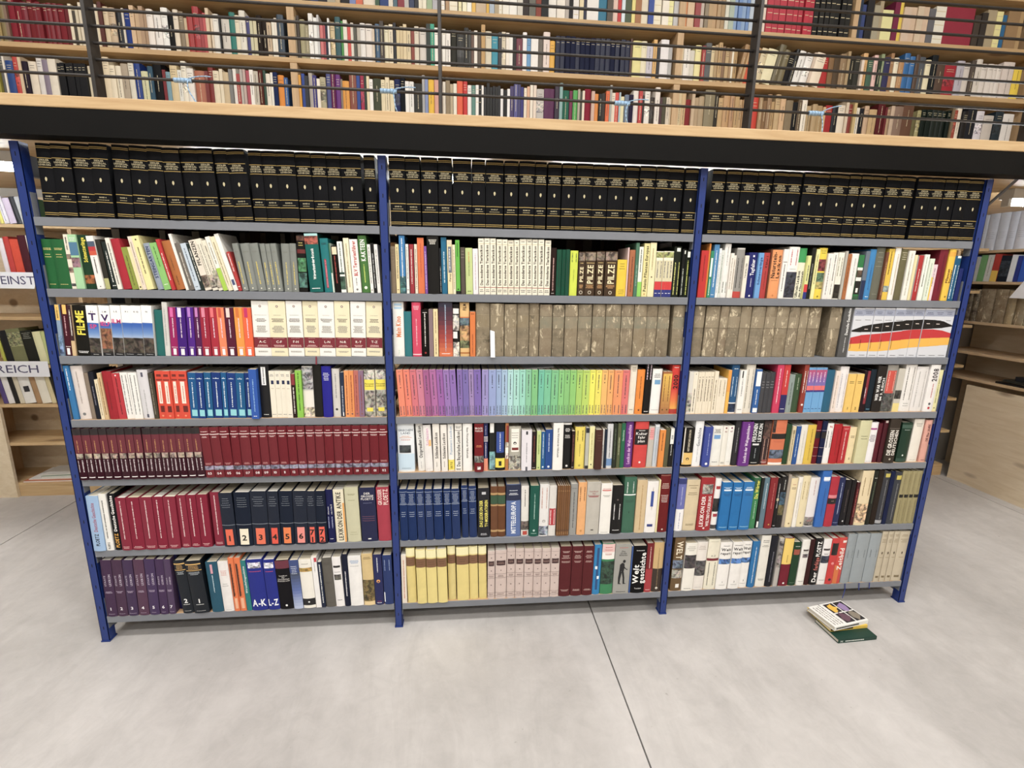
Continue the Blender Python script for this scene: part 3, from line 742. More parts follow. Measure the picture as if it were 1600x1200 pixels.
979.1 61.2 217 0.9 _ p lexset f2efe8 O 5a1a24|.905|4.5;O e8e0d0|.905|2.5;h 777777|.745|.75|1;h 55504a|.62|.69|3;h 99968c|.43|.56|7;B 7c1c2c|.155|.345;H L-N|f6efe4|.265|9;h e0b8b0|.325|.33|1;h e0b8b0|.17|.21|2;h aaa8a0|.07|.1|2
1041.6 58.9 218 0.9 _ p lexset efe4be O 5a1a24|.905|4.5;O e8e0d0|.905|2.5;h 777777|.745|.75|1;h 55504a|.62|.69|3;h 99968c|.43|.56|7;B 7c1c2c|.155|.345;H N-R|f6efe4|.265|9;h e0b8b0|.325|.33|1;h e0b8b0|.17|.21|2;h aaa8a0|.07|.1|2
1101.8 57.5 218 1.4 _ p lexset f2efe8 O 5a1a24|.905|4.5;O e8e0d0|.905|2.5;h 777777|.745|.75|1;h 55504a|.62|.69|3;h 99968c|.43|.56|7;B 7c1c2c|.155|.345;H R-T|f6efe4|.265|9;h e0b8b0|.325|.33|1;h e0b8b0|.17|.21|2;h aaa8a0|.07|.1|2
1160.7 62.7 218 1.4 _ p lexset efe4be O 5a1a24|.905|4.5;O e8e0d0|.905|2.5;h 777777|.745|.75|1;h 55504a|.62|.69|3;h 99968c|.43|.56|7;B 7c1c2c|.155|.345;H T-Z|f6efe4|.265|9;h e0b8b0|.325|.33|1;h e0b8b0|.17|.21|2;h aaa8a0|.07|.1|2
>2 1
17.6 44.2 221 -0.3 _ h _ f3f1ea B a8cce4|.93|.97|.15|.85;B a8cce4|.87|.91|.15|.85;V Mein Kino|e0762c|.36|.74|.55;v b8d8c0|.04|.12|1
63 29.6 181 -0.3 _ h _ 27777e 
94.9 35.7 218 -0.3 _ h _ d94062 h f4d0d8|.86|.94|3;v f0b8c4|.2|.7|1;B f0c8d0|.03|.05
132.2 28.2 189 -0.3 _ h _ 17120f v f0e8e0|.22|.92|1;h f0e8e0|.93|.95|1;O a01a1a|.08|4
161.6 16.9 191 -0.3 _ p _ 8a7478 
179.7 18.6 192 -0.3 _ p _ eed9a2 v 7a6a48|.05|.4|1;v a89060|.5|.95|1
200.3 56.3 224 -0.3 _ h _ d2542c G e0743c,a83a30,5a2a3a,1a2438|0|1;v a8c0d8|.1|.96|1;h f0f0f0|.045|.065|1
257.5 26 212 -0.3 _ h _ 1a1816 B f0ece6|.82|.92|.05|.95;P c8c4bc|.5|.8;B efece8|.35|.48|0|.7;P d8d0c4|0|.28
286 38.4 223 -0.3 _ h _ e6bc78 V FILM|4a3018|.86|.98|.5;B d0702c|.72|.74;P 5a7078|.58|.72;P b89060|.3|.58;P 7a8058|.16|.3;B b8722c|.05|.08
326.4 22.5 183 -0.3 _ p _ e07a34 h 5a2a10|.93|.97|1;v a04a18|.05|.5|1
350.5 56.7 217 -0.3 _ o old 7b6d55 %8
408.9 57 216 -0.3 _ o old 83745b %8
468 49.9 215 -0.3 _ o old 85765c %8
519.6 48.8 216 -0.3 _ o old 756852 %8
570.1 41.1 219 -0.3 _ o old 7f7057 %8
613.1 51.7 215 -0.3 _ o old 816f57 %9
667.5 48.4 214 -0.3 _ o old 685d49 %9
718.5 53.1 215 -0.3 _ o old 84745a %9
773.8 57.8 217 -0.3 _ o old 706450 %9
835.2 54.1 218 -0.3 _ o old 7a6950 %9
890.7 63.9 219 -0.3 _ o old 7d6d53 %9
957.2 52.9 219 -0.3 _ o old 766650 %9
1012.9 52.7 219 -0.3 _ o old 877659 %9
1066.9 47 220 -0.3 _ o old 78684f %9
1115.3 51.4 221 -0.3 _ o old 76674f %9
1182.4 60.5 220 -0.3 _ o old 807258 %9
>2 2
21.7 46.4 216 1 _ o old 756852 %10
74.1 60.9 216 1 _ o old 7f7057 %10
136.2 35.5 216 1 _ o old 816f57 %10
173.5 52.7 216 1 _ o old 685d49 %10
227.9 46.8 216 1 _ o old 84745a %10
276.5 59.8 216 1 _ o old 706450 %10
338 48.6 217 1 _ o old 7a6950 %10
389.3 56.8 217 1 _ o old 7d6d53 %10
448.3 47.7 216 1 _ o old 766650 %10
497.8 38.5 216 1 _ o old 877659 %10
539 55.8 216 1 _ o old 78684f %10
639 54.4 217 1 _ o old 76674f %10
698.4 42.8 228 0.5 _ h _ 5b5a59 V Deutsche Geschichte|f0f0ee|.45|.98|.46;v c8c8c8|.1|.4|1
743 46.7 217 0.5 _ p flagset d4d6dc B d4d6dc|0|1;B 9aa0b4|.84|.97;h 4a506a|.87|.93|2;h 777777|.74|.77|1;h 555555|.03|.05|1;Q f0b434|.130|.270|.121|.283;Q c8242a|.270|.400|.283|.449;Q 120e0e|.520|.550|.511|.628;B 3a1a14|.17|.36|.1|.14
790.4 46.9 218 0.5 _ p flagset d4d6dc B d4d6dc|0|1;B 9aa0b4|.84|.97;h 4a506a|.87|.93|2;h 777777|.74|.77|1;h 555555|.03|.05|1;Q f0b434|.121|.283|.123|.299;Q c8242a|.283|.449|.299|.469;Q 120e0e|.511|.628|.515|.670;B f0e0d8|.564|.576|.3|.65;B 3a1a14|.17|.36|.1|.14
838 47.1 218 0.5 _ p flagset d4d6dc B d4d6dc|0|1;B 9aa0b4|.84|.97;h 4a506a|.87|.93|2;h 777777|.74|.77|1;h 555555|.03|.05|1;Q f0b434|.123|.299|.124|.315;Q c8242a|.299|.469|.315|.489;Q 120e0e|.515|.670|.519|.701;B f0e0d8|.600|.612|.3|.65;B 3a1a14|.17|.36|.1|.14
885.7 47.3 218 0.5 _ p flagset d4d6dc B d4d6dc|0|1;B 9aa0b4|.84|.97;h 4a506a|.87|.93|2;h 777777|.74|.77|1;h 555555|.03|.05|1;Q f0b434|.124|.315|.143|.334;Q c8242a|.315|.489|.334|.513;Q 120e0e|.519|.701|.535|.725;B f0e0d8|.629|.641|.3|.65;B 3a1a14|.17|.36|.1|.14
933.7 47.5 219 0.5 _ p flagset d4d6dc B d4d6dc|0|1;B 9aa0b4|.84|.97;h 4a506a|.87|.93|2;h 777777|.74|.77|1;h 555555|.03|.05|1;Q f0b434|.143|.334|.169|.355;Q c8242a|.334|.513|.355|.539;Q 120e0e|.535|.725|.556|.746;B f0e0d8|.650|.662|.3|.65;B 3a1a14|.17|.36|.1|.14
981.9 47.7 219 0.5 _ p flagset d4d6dc B d4d6dc|0|1;B 9aa0b4|.84|.97;h 4a506a|.87|.93|2;h 777777|.74|.77|1;h 555555|.03|.05|1;Q f0b434|.169|.355|.195|.376;Q c8242a|.355|.539|.376|.565;Q 120e0e|.556|.746|.568|.761;B f0e0d8|.669|.681|.3|.65
1030.2 47.9 219 0.5 _ p flagset d4d6dc B d4d6dc|0|1;B 9aa0b4|.84|.97;h 4a506a|.87|.93|2;h 777777|.74|.77|1;h 555555|.03|.05|1;Q f0b434|.195|.376|.213|.388;Q c8242a|.376|.565|.388|.574;Q 120e0e|.568|.761|.579|.774;B f0e0d8|.682|.694|.3|.65
1078.8 48.1 220 0.5 _ p flagset d4d6dc B d4d6dc|0|1;B 9aa0b4|.84|.97;h 4a506a|.87|.93|2;h 777777|.74|.77|1;h 555555|.03|.05|1;Q f0b434|.213|.388|.228|.399;Q c8242a|.388|.574|.399|.579;Q 120e0e|.579|.774|.592|.769;B f0e0d8|.687|.699|.3|.65
1127.6 48.3 220 0.5 _ p flagset d4d6dc B d4d6dc|0|1;B 9aa0b4|.84|.97;h 4a506a|.87|.93|2;h 777777|.74|.77|1;h 555555|.03|.05|1;Q f0b434|.228|.399|.244|.405;Q c8242a|.399|.579|.405|.557;Q 120e0e|.592|.769|.606|.743;B f0e0d8|.680|.692|.3|.65
1176.5 48.5 220 0.5 _ p flagset d4d6dc B d4d6dc|0|1;B 9aa0b4|.84|.97;h 4a506a|.87|.93|2;h 777777|.74|.77|1;h 555555|.03|.05|1;Q f0b434|.244|.405|.260|.410;Q c8242a|.405|.557|.410|.500;Q 120e0e|.606|.743|.640|.660
>3 0
25.2 19.6 215 -1.5 _ p _ 2a78b2 v f0f4f8|.55|.95|1
45.5 43.2 213 -1.5 _ h _ ddd2cb v a89890|.3|.9|1;O 777777|.1|6
90.4 15.8 186 -1.5 _ h _ 8a7a6a 
107.3 18.6 190 -1.5 _ h _ 22242e v 7a7a88|.3|.7|1
126.7 13.4 160 -1.5 _ p _ e8d8b4 %1
141.3 14.7 186 -1.5 _ p _ d6b684 v 8a6a40|.1|.9|1
157.2 33.8 192 -1.5 _ h _ a6202c v 7a1018|.2|.8|1
191.7 28.7 185 -1.5 _ p _ c2303a v 5a1018|.1|.9|1;O f4e8e8|.95|3
221.2 28 187 -1.5 _ p _ f1eee8 %11
250.4 30.9 187 -0.9 _ p _ f1efe9 %11
282.5 39 198 -0.9 _ h _ d9d7da v aaaaaa|.1|.6|1;B 555566|.86|.95|.4|.6;B 555566|.03|.1|.4|.6
323.1 17.8 185 -0.9 _ h _ 4b4538 v 8a8070|.1|.9|1
341.7 28.3 194 1 _ p orangeset e0462c %12
370 29.6 194 1 _ p orangeset e0462c %12
399.6 25.6 194 1 _ p orangeset e0462c %12
425.2 35.5 194 1 _ p orangeset e0462c %12
460.7 29.8 187 2.1 _ p blueset 0f5890 H 1|e8f4fc|.88|5;h e8f4fc|.86|.88|1;v e4f0fa|.24|.8|1;B 8ad4dc|.05|.19|.2|.9
491.8 27.9 187 2.1 _ p blueset 123a80 H 2|e8f4fc|.88|5;h e8f4fc|.86|.88|1;v e4f0fa|.24|.8|1;B 8ad4dc|.05|.19|.2|.9
520.5 26.7 187 2.1 _ p blueset 0f5a8c H 3|e8f4fc|.88|5;h e8f4fc|.86|.88|1;v e4f0fa|.24|.8|1;B 8ad4dc|.05|.19|.2|.9
548.5 34.2 187 2.1 _ p blueset 10367c H 4|e8f4fc|.88|5;h e8f4fc|.86|.88|1;v e4f0fa|.24|.8|1;B 8ad4dc|.05|.19|.2|.9
584 20.3 187 2.1 _ p blueset 105a90 H 5|e8f4fc|.88|5;h e8f4fc|.86|.88|1;v e4f0fa|.24|.8|1;B 8ad4dc|.05|.19|.2|.9
605.4 33.6 185 2.1 _ p blueset 123a80 H 6|e8f4fc|.88|5;h e8f4fc|.86|.88|1;v e4f0fa|.24|.8|1;B 8ad4dc|.05|.19|.2|.9
640.3 32.5 185 2.1 _ p blueset 0f5a8c H 7|e8f4fc|.88|5;h e8f4fc|.86|.88|1;v e4f0fa|.24|.8|1;B 8ad4dc|.05|.19|.2|.9
674 24.6 185 2.1 _ p blueset 10367c H 8|e8f4fc|.88|5;h e8f4fc|.86|.88|1;v e4f0fa|.24|.8|1;B 8ad4dc|.05|.19|.2|.9
700.3 29.3 203 1 -10 p _ 2a5ab2 v 8ab8e8|.15|.8|1;h f0f4f8|.04|.07|1
730.9 39.9 218 1.5 _ h _ 1f1f21 B f0f0ee|.62|.96|.25|.7;v 1a1a1a|.64|.95|1;h e0e0e0|.05|.07|1
772 21.5 193 0.5 _ p cubeset eee6d2 %13
793.5 21.1 193 0.5 _ p cubeset eee6d2 %13
814.6 21.2 193 0.5 _ p cubeset eee6d2 %13
835.8 20.8 193 0.5 _ p cubeset eee6d2 %13
858.2 14.4 182 0.5 _ p _ 2a1614 B 8a2a30|.75|1;v f0e8e0|.1|.7|1
874 23.8 196 0.6 _ p _ 8ac83c v 2a4a10|.15|.95|1
898.6 41.8 212 0.6 _ h _ d6d2ca P a8a8a8|.55|.98;B e8e2d6|.2|.52;P d8ccb4|.02|.2
942.2 32.6 220 0.6 _ h _ 1c1a17 
976.5 37 213 0.6 _ h _ 221f92 h e8e8f4|.72|.88|5
1015.2 30.2 202 0.6 _ h _ d5d1ca v 8a8a8a|.4|.9|1;O 333333|.16|5
1047.5 15.6 187 0.6 _ p _ 26324a v b8c0d0|.1|.7|1;B e8e8e8|.02|.1|.4|.7
1064.8 18.2 195 0.6 _ p gradset f09a54 %14
1083 19.1 195 0.6 _ p gradset e98f48 %14
1102.1 19.1 195 0.6 _ p gradset c26c60 %14
1121.2 20.5 195 0.6 _ p gradset 8c6c86 %14
1143.4 41.9 197 0.6 _ h photos d8d4cc %15
1188.9 42.1 197 0.6 _ h photos d8d4cc %15
>3 1
34.9 25.9 198 -3.1 _ p rainbow ef8666 %16
61.6 26 198 -3.1 _ p rainbow ee8068 %17
88.4 26 198 -3.1 _ p rainbow d8707a %17
115.3 26.5 198 -3.1 _ p rainbow d27c94 %16
142.6 24.2 198 -3.1 _ p rainbow a85c90 %18
167.7 27.8 198 -3.1 _ p rainbow b46aa4 %17
196.3 27.1 198 -3 _ p rainbow a062ac %19
224.2 25.2 198 -3 _ p rainbow 9a74b8 %17
250.2 25.2 198 -3 _ p rainbow 8f6cb6 %20
276.3 21.7 198 -1.5 _ p rainbow 866cb4 %17
298.8 25 198 -1.5 _ p rainbow 7c6cb0 %20
324.6 20.2 198 -1.5 _ p rainbow a086bc %19
345.6 29.9 198 -1.5 _ p rainbow 8068b4 %18
376.3 27.2 198 -0.3 _ p rainbow 9c92cc %17
404.3 30.9 198 -0.3 _ p rainbow 94a4d4 %16
436.1 22.4 198 -0.3 _ p rainbow 9ab2d8 %16
459.3 24.1 198 -0.3 _ p rainbow a2c0dc %19
484.2 23.3 198 -0.3 _ p rainbow aedcdc %17
508.4 25 198 -0.3 _ p rainbow a6dcd0 %17
534.3 25.9 198 -0.3 _ p rainbow 98d8c4 %19
561 23.9 198 -0.3 _ p rainbow 86c8a0 %19
585.8 26 198 -0.3 _ p rainbow 7cc480 %16
613.4 24.2 197 0.3 _ p rainbow 6cc2a4 %16
638.4 29.4 196 0.3 _ p rainbow 74c49a %16
668.7 30.4 196 0.3 _ p rainbow 7ac48a %17
700 23.5 196 0.3 _ p rainbow 86cc7c %19
724.3 24 196 0.3 _ p rainbow 84c474 %20
749.2 26.7 196 0.3 _ p rainbow 8cca6c %20
776.7 25.4 196 0.3 _ p rainbow a8d060 %16
803 30.8 196 0.3 _ p rainbow b8d65a %17
834.7 24.7 196 0.3 _ p rainbow eeea4c %20
860.2 25.6 196 0.3 _ p rainbow ece050 %18
886.7 25.7 196 0.3 _ p rainbow f0b860 %20
913.2 25.7 196 0.3 _ p rainbow f0aa5c %18
939.9 36.5 196 0.3 _ p rainbow ee965c %19
977.2 30.3 196 0.3 _ p rainbow e2726e %17
1009.8 30 218 0.8 _ h _ ece4d0 h 8a7a60|.86|.96|3;h 333333|.08|.1|1
1041.6 33.2 197 0.8 _ h _ f08c22 v 8a4a10|.35|.85|1;O 6a3008|.09|4
1077.5 29.7 224 0.8 _ h _ 151313 v e8d0e0|.7|1|2;h f0f0f0|.04|.06|1
1109 43.4 200 0.8 _ h _ f1f0ec h 333333|.8|.9|3;B 6aa2cc|.66|.76|.25|.85;h 333333|.08|.09|1
1154.6 19.5 189 0.8 _ p browngold a8683a %21
1174.1 20.9 189 0.8 _ p browngold a8683a %21
1196.8 37.3 218 0.8 _ h _ d8382c G f0a830,e8702c,d8382c|.1|.5;B b03024|0|.1|.1|.7;V 2000|161010|.52|.8|.6;h f4e0d8|.94|.96|1
>3 2
22.2 20.2 188 0.5 _ p _ dcd8ce P a8a49a|.05|.5
42.8 21.1 187 0.5 _ p _ ede3cd v 222222|.05|.6|1;O 333333|.95|2
64.4 13.5 186 0.5 _ p creamset ece0c6 %22
77.9 15.2 187 0.5 _ p creamset ece0c6 %22
93.1 15.3 187 0.5 _ p creamset ece0c6 %22
108.4 14.4 187 0.5 _ p creamset ece0c6 %22
122.8 13.6 187 0.5 _ p creamset ece0c6 %22
136.8 18.3 190 0.5 _ p _ ece0c6 v 7a6a50|.1|.8|1
156 23 158 0.5 _ p _ ece0c8 %23
179 20.5 158 0.5 _ p _ ece0c8 %23
200.7 15 195 0.5 _ p _ f0b63c B e89a2a|.5|1
217 34.7 222 0.5 _ h _ 2a5a88 h e8f0f4|.9|.93|1;v b8d0e4|.35|.75|2;B f0f0ee|0|.22;P 1e3050|.02|.2
253.4 28.4 196 0.5 _ p _ f0eee8 v 888888|.4|.8|1;B 222222|.82|.98|.3|.5;h 555555|.06|.12|1
282.7 42.3 221 0.5 _ h _ e3dccc v 8a8478|.1|.9|2
327.1 26.4 199 0.5 _ p _ 2c62a6 B f0f0f0|.62|.95|.1|.95;B f0f0f0|.02|.12|.1|.9;v e8f0f8|.2|.55|1
356.1 19.9 185 0.5 _ h _ 47474b %24
376 20.8 185 0.5 _ h _ 47474b %24
396.9 22.6 186 0.5 _ h _ 47474b %24
421.2 31.4 222 0.5 _ p _ d0305a v f4d8e0|.2|.92|1
454.4 29.3 220 0.5 _ p _ cc3030 B 221f5e|0|.38;v f0d0c8|.55|.9|1;h e8e8f0|.05|.12|1
485.9 28.1 175 0.5 _ h _ 91a09c v 55605c|.2|.8|1
515.7 32.1 176 0.5 _ h _ 3b5338 v a8b89a|.6|.92|1
549.6 22 220 0.5 _ h _ 95382c v f0e8e0|.42|.88|2;O f0e8e0|.17|5
572.9 17.7 206 0.5 _ p geoset 6aa8dc %25
590.6 17.7 206 0.5 _ p geoset 6aa8dc %25
608.3 17.7 206 0.5 _ p geoset 6aa8dc %25
626 17.7 206 0.5 _ p geoset 6aa8dc %25
643.8 17.8 206 0.5 _ p geoset 6aa8dc %25
662.4 40.5 195 0.5 _ h _ 22607e 
704.3 21 191 0.5 _ p _ ecdcd0 v a89888|.1|.9|1
727.1 42.6 210 0.5 _ h _ efeae8 v b0a8b0|.1|.85|2
770.1 35.5 177 0.5 _ p _ f0c65e h 5a4a20|.74|.82|2;H 1|2a2010|.1|11
807 35.2 177 0.5 _ p _ f0c65e h 5a4a20|.74|.82|2;H 2|2a2010|.1|11
843.9 29.8 191 0.5 _ h _ 2a1a1e B 8a2030|.2|1|.4|.9;v e8d8d8|.35|.6|1
875.6 27.2 197 0.5 _ h _ 1e2a34 h 6ab0d0|.05|.08|1
904.6 45.5 214 0.5 _ h _ 2d2825 V WER WAR WER/IM 3. REICH|f0efec|.25|.78|.6
951 54.8 218 0.5 _ h _ 9a968e B d04a3c|.4|.88|.1|.85;v f0b8a8|.45|.86|2;P 5a5a58|0|.4
1007.2 32.6 201 0.5 _ p _ c8c2b4 P 4a4844|.3|.5;B e8d480|0|.2
1042.5 55.2 223 0.5 _ h _ ece8e2 v 55504a|.25|.95|2;h 999990|.1|.2|2
1099.6 58.3 210 0.5 _ h _ e4e0dc v b0aca8|.1|.9|2
1159.8 48.3 220 0.5 0 h _ eeeae6 V 2008|3a3438|.65|.92|.55;v c8404c|.3|.6|1;O c02a3c|.08|6;O 5a5a60|.17|6
1209.5 24.7 194 0.5 _ p _ efe8a8 v 777755|.2|.8|1;O 554422|.08|3
>4 0
18.8 30.7 224 0.4 -12 h artset 38101e %26
50.2 31.6 224 0.4 -12 h artset 38101e %26
82.6 30.4 223 0.4 -12 h artset 38101e %26
113.9 29.7 223 0.4 -12 h artset 38101e %26
144.4 33.1 222 0.4 -12 h artset 38101e %26
178.3 31.1 222 0.4 -12 h artset 38101e %26
210.3 30.4 222 0.4 -12 h artset 38101e %26
241.5 29.7 221 0.4 -12 h artset 38101e %26
272 32.2 221 1.2 -12 h artset 38101e %26
305.1 30.3 220 1.2 -12 h artset 38101e %26
336.2 30.4 220 1.2 -12 h artset 38101e %26
367.4 30.4 219 1.2 -12 h artset 38101e %26
398.7 30.5 219 1.2 -12 h artset 38101e %26
430.1 32.7 219 1.2 -12 h artset 38101e %26
463.6 32.8 218 1.2 -12 h artset 38101e %26
498.2 35 219 -1.5 -12 h redset 74202a h f0d8d4|.91|.93|1;B f0dcd8|.86|.875;h e8ccc8|.8|.83|2;h c88a88|.26|.3|2;P 8a8aa0|.155|.235;H 03|f4ecec|.085|10
534.5 36.9 218 -1.5 -12 h redset 74202a h f0d8d4|.91|.93|1;B f0dcd8|.86|.875;h e8ccc8|.8|.83|2;h c88a88|.26|.3|2;P 8a8aa0|.155|.235;H 04|f4ecec|.085|10
572.6 37 218 -1.5 -12 h redset 74202a h f0d8d4|.91|.93|1;B f0dcd8|.86|.875;h e8ccc8|.8|.83|2;h c88a88|.26|.3|2;P 8a8aa0|.155|.235;H 05|f4ecec|.085|10
609.5 33.3 221 -0.3 -12 h redset 74202a h f0d8d4|.91|.93|1;B f0dcd8|.86|.875;h e8ccc8|.8|.83|2;h c88a88|.26|.3|2;P 8a8aa0|.155|.235;H 06|f4ecec|.085|10
644.1 40.7 221 -0.3 -12 h redset 74202a h f0d8d4|.91|.93|1;B f0dcd8|.86|.875;h e8ccc8|.8|.83|2;h c88a88|.26|.3|2;P 8a8aa0|.155|.235;H 07|f4ecec|.085|10
686.5 32.2 221 -0.3 -12 h redset 74202a h f0d8d4|.91|.93|1;B f0dcd8|.86|.875;h e8ccc8|.8|.83|2;h c88a88|.26|.3|2;P 8a8aa0|.155|.235;H 08|f4ecec|.085|10
720.1 33.6 221 -0.3 -12 h redset 74202a h f0d8d4|.91|.93|1;B f0dcd8|.86|.875;h e8ccc8|.8|.83|2;h c88a88|.26|.3|2;P 8a8aa0|.155|.235;H 09|f4ecec|.085|10
755 35.5 220 -0.3 -12 h redset 74202a h f0d8d4|.91|.93|1;B f0dcd8|.86|.875;h e8ccc8|.8|.83|2;h c88a88|.26|.3|2;P 8a8aa0|.155|.235;H 10|f4ecec|.085|10
792.2 36.9 221 -0.3 -12 h redset 74202a h f0d8d4|.91|.93|1;B f0dcd8|.86|.875;h e8ccc8|.8|.83|2;h c88a88|.26|.3|2;P 8a8aa0|.155|.235;H 11|f4ecec|.085|10
830.4 34 221 -0.3 -12 h redset 74202a h f0d8d4|.91|.93|1;B f0dcd8|.86|.875;h e8ccc8|.8|.83|2;h c88a88|.26|.3|2;P 8a8aa0|.155|.235;H 12|f4ecec|.085|10
866.1 35 221 -0.3 -12 h redset 74202a h f0d8d4|.91|.93|1;B f0dcd8|.86|.875;h e8ccc8|.8|.83|2;h c88a88|.26|.3|2;P 8a8aa0|.155|.235;H 13|f4ecec|.085|10
902.4 35.1 221 0.3 -12 h redset 74202a h f0d8d4|.91|.93|1;B f0dcd8|.86|.875;h e8ccc8|.8|.83|2;h c88a88|.26|.3|2;P 8a8aa0|.155|.235;H 14|f4ecec|.085|10
938.8 34.8 220 0.3 -12 h redset 74202a h f0d8d4|.91|.93|1;B f0dcd8|.86|.875;h e8ccc8|.8|.83|2;h c88a88|.26|.3|2;P 8a8aa0|.155|.235;H 15|f4ecec|.085|10
974.9 36.6 220 0.3 -12 h redset 74202a h f0d8d4|.91|.93|1;B f0dcd8|.86|.875;h e8ccc8|.8|.83|2;h c88a88|.26|.3|2;P 8a8aa0|.155|.235;H 16|f4ecec|.085|10
1012.9 34.1 222 0.3 -12 h redset 74202a h f0d8d4|.91|.93|1;B f0dcd8|.86|.875;h e8ccc8|.8|.83|2;h c88a88|.26|.3|2;P 8a8aa0|.155|.235;H 17|f4ecec|.085|10
1048.3 36 223 0.3 -12 h redset 74202a h f0d8d4|.91|.93|1;B f0dcd8|.86|.875;h e8ccc8|.8|.83|2;h c88a88|.26|.3|2;P 8a8aa0|.155|.235;H 18|f4ecec|.085|10
1085.6 36.6 223 0.3 -12 h redset 74202a h f0d8d4|.91|.93|1;B f0dcd8|.86|.875;h e8ccc8|.8|.83|2;h c88a88|.26|.3|2;P 8a8aa0|.155|.235;H 19|f4ecec|.085|10
1123.6 32.7 223 0.3 -12 h redset 74202a h f0d8d4|.91|.93|1;B f0dcd8|.86|.875;h e8ccc8|.8|.83|2;h c88a88|.26|.3|2;P 8a8aa0|.155|.235;H 20|f4ecec|.085|10
1157.6 36.8 223 0.3 -12 h redset 74202a h f0d8d4|.91|.93|1;B f0dcd8|.86|.875;h e8ccc8|.8|.83|2;h c88a88|.26|.3|2;P 8a8aa0|.155|.235;H 01|f4ecec|.085|10
1195.7 36.5 223 0.3 -12 h redset 74202a h f0d8d4|.91|.93|1;B f0dcd8|.86|.875;h e8ccc8|.8|.83|2;h c88a88|.26|.3|2;P 8a8aa0|.155|.235;H 02|f4ecec|.085|10
>4 1
20.5 69.6 226 -0.5 _ h _ e8eef2 H GRIECHEN/LAND|4a5a6a|.84|9;h d88a58|.7|.76|2;h c86a50|.66|.68|1;P 3a4244|.4|.56|.1|.8;B c4dcec|.04|.38;h 8aa0b0|.06|.09|2
104.2 30.3 219 -2.5 14 h _ ecebe6 V Ostpreußen Lexikon|2a2826|.28|.95|.5;v bbbbbb|.05|.2|1
135.3 32.8 208 -2.5 _ h _ f0ece8 V Schlesien|d89ac0|.55|.95;B f0c070|.55|.68|.6|.95;h d8d0d0|.05|.08|1
170 29.7 214 -1 _ h _ eee8df %27
203.3 27.5 210 -1 _ h _ eee8df %27
233.2 26.4 211 -1 _ h _ f0eee8 B f0dc3c|.02|.24;V 1870|6a5a10|.05|.2;V Pommern Lexikon|8aa8c8|.36|.95
261.1 31.2 213 -0.3 _ h _ f1eee6 B 333333|.86|.87;V Das Bayerische Lexikon|333230|.1|.84|.5;h 555555|.9|.95|2;h 555555|.02|.06|2
295.1 41.2 224 -0.3 _ h _ f3f1ec D Neues Wörterbuch der Völkerkunde|4a4846|.28|.92
344.6 39 227 -0.3 -10 h _ 7a1b21 H BROCK/HAUS|f0e4dc|.89|8;h e08a50|.52|.57|2;P 8a8a84|.2|.34;P e8e0dc|.05|.12|.3|.7
385.2 17.6 224 -0.3 _ p _ 242a5c B ec9070|0|.26;B e8e0dc|.7|.72;B e8e0dc|.66|.68;B e8e0dc|.62|.64;v d8d8e8|.28|.6|1;v a8a8c8|.76|.95|1
409.1 24.8 224 -0.3 _ p _ 1d211f B eceae6|.8|1|.1|.8;P 6a9aa0|.02|.4
435.1 41.3 224 -0.3 _ h _ 15161c B 2a4a9a|.38|.82|.1|.9;v e8ecf4|.42|.8|1;B f0dc30|.06|.26;B 2a2410|.1|.2|.35|.65
477.6 14.1 221 -0.3 _ p _ b8743c B 8a2a20|.6|.95|.3|1;P e8dccc|.25|.6
493.3 52.4 198 -0.3 _ h _ b4b0a2 B efebe0|.42|.95|.2|.85;h 888078|.72|.88|3;O 1c1c20|.62|7;B 7a2420|.46|.52|.25|.8;P b8b4a6|0|.34
547.8 44.6 183 -0.3 -6 h _ e6e2e8 v 888890|.2|.7|1;B 3a3a40|.9|.98|.4|.6;B 555560|0|.1|.4|.6
594 20.7 172 -0.3 _ h _ 27191a v 8a3a30|.2|.9|1;h c8c0b8|.03|.06|1
615.1 18.7 177 -0.3 _ p _ c8d88c v 6a8a30|.4|.9|1;O 4a6a2a|.05|3
634.6 17.4 174 -0.3 _ p _ 1c5c94 v c8dcec|.3|.95|1;O d8e4f0|.07|4
652.9 31.1 183 -0.3 _ p _ 1f4a92 v d0dcf0|.45|.92|1;O e0e8f4|.07|5
684.9 44.1 219 -0.3 -8 h _ f1efea D Neues Wörterbuch der Völkerkunde|4a4846|.28|.9
730.7 36.9 215 -0.3 _ h _ 171616 B f0eeea|.95|.99;h f2efea|.798|.882|3;h d8d4d0|.66|.74|3;O e8e4e0|.07|5
768.5 14.2 175 -0.3 _ p _ 2a1a18 v 8a4a40|.2|.9|1;h c8c0b8|.04|.06|1
784 44 192 -0.3 _ h _ ebd550 v 3a3208|.66|.92|2;v a8983a|.3|.6|1;O b0a040|.08|5
829.7 15.6 189 -0.3 _ p _ b9b9ac B 1c2030|.88|1;B 2a2a28|0|.08
846.2 23.4 195 -0.3 _ p _ ece6a4 v b8a860|.2|.85|1;O 333320|.1|3
871.3 33 182 -0.3 -10 h _ 4b2a22 h 6a4a3a|.7|.9|3
905.2 9.6 182 -0.3 _ p _ efece4 v 444444|.05|.6|1
915.7 10.5 182 -0.3 _ p _ 1d2a3c 
927 25.3 205 -0.3 _ h _ d4d6d8 v 5a5a5e|.25|.9|1;B 6a90c0|.06|.22
953.2 17.9 206 -0.3 _ h _ 2a3024 v 5a6a50|.2|.9|1
972.9 15.8 207 -0.3 _ h _ 59603f v a8ac88|.3|.7|1
989.6 17.6 208 -0.3 _ p _ 1f6a48 V Geschichte|c8e0d0|.5|.95
1009.3 35.6 215 -0.3 _ h _ 6b3084 V Lexikon der Weltgeschichte|e8b8e8|.08|.93|.46
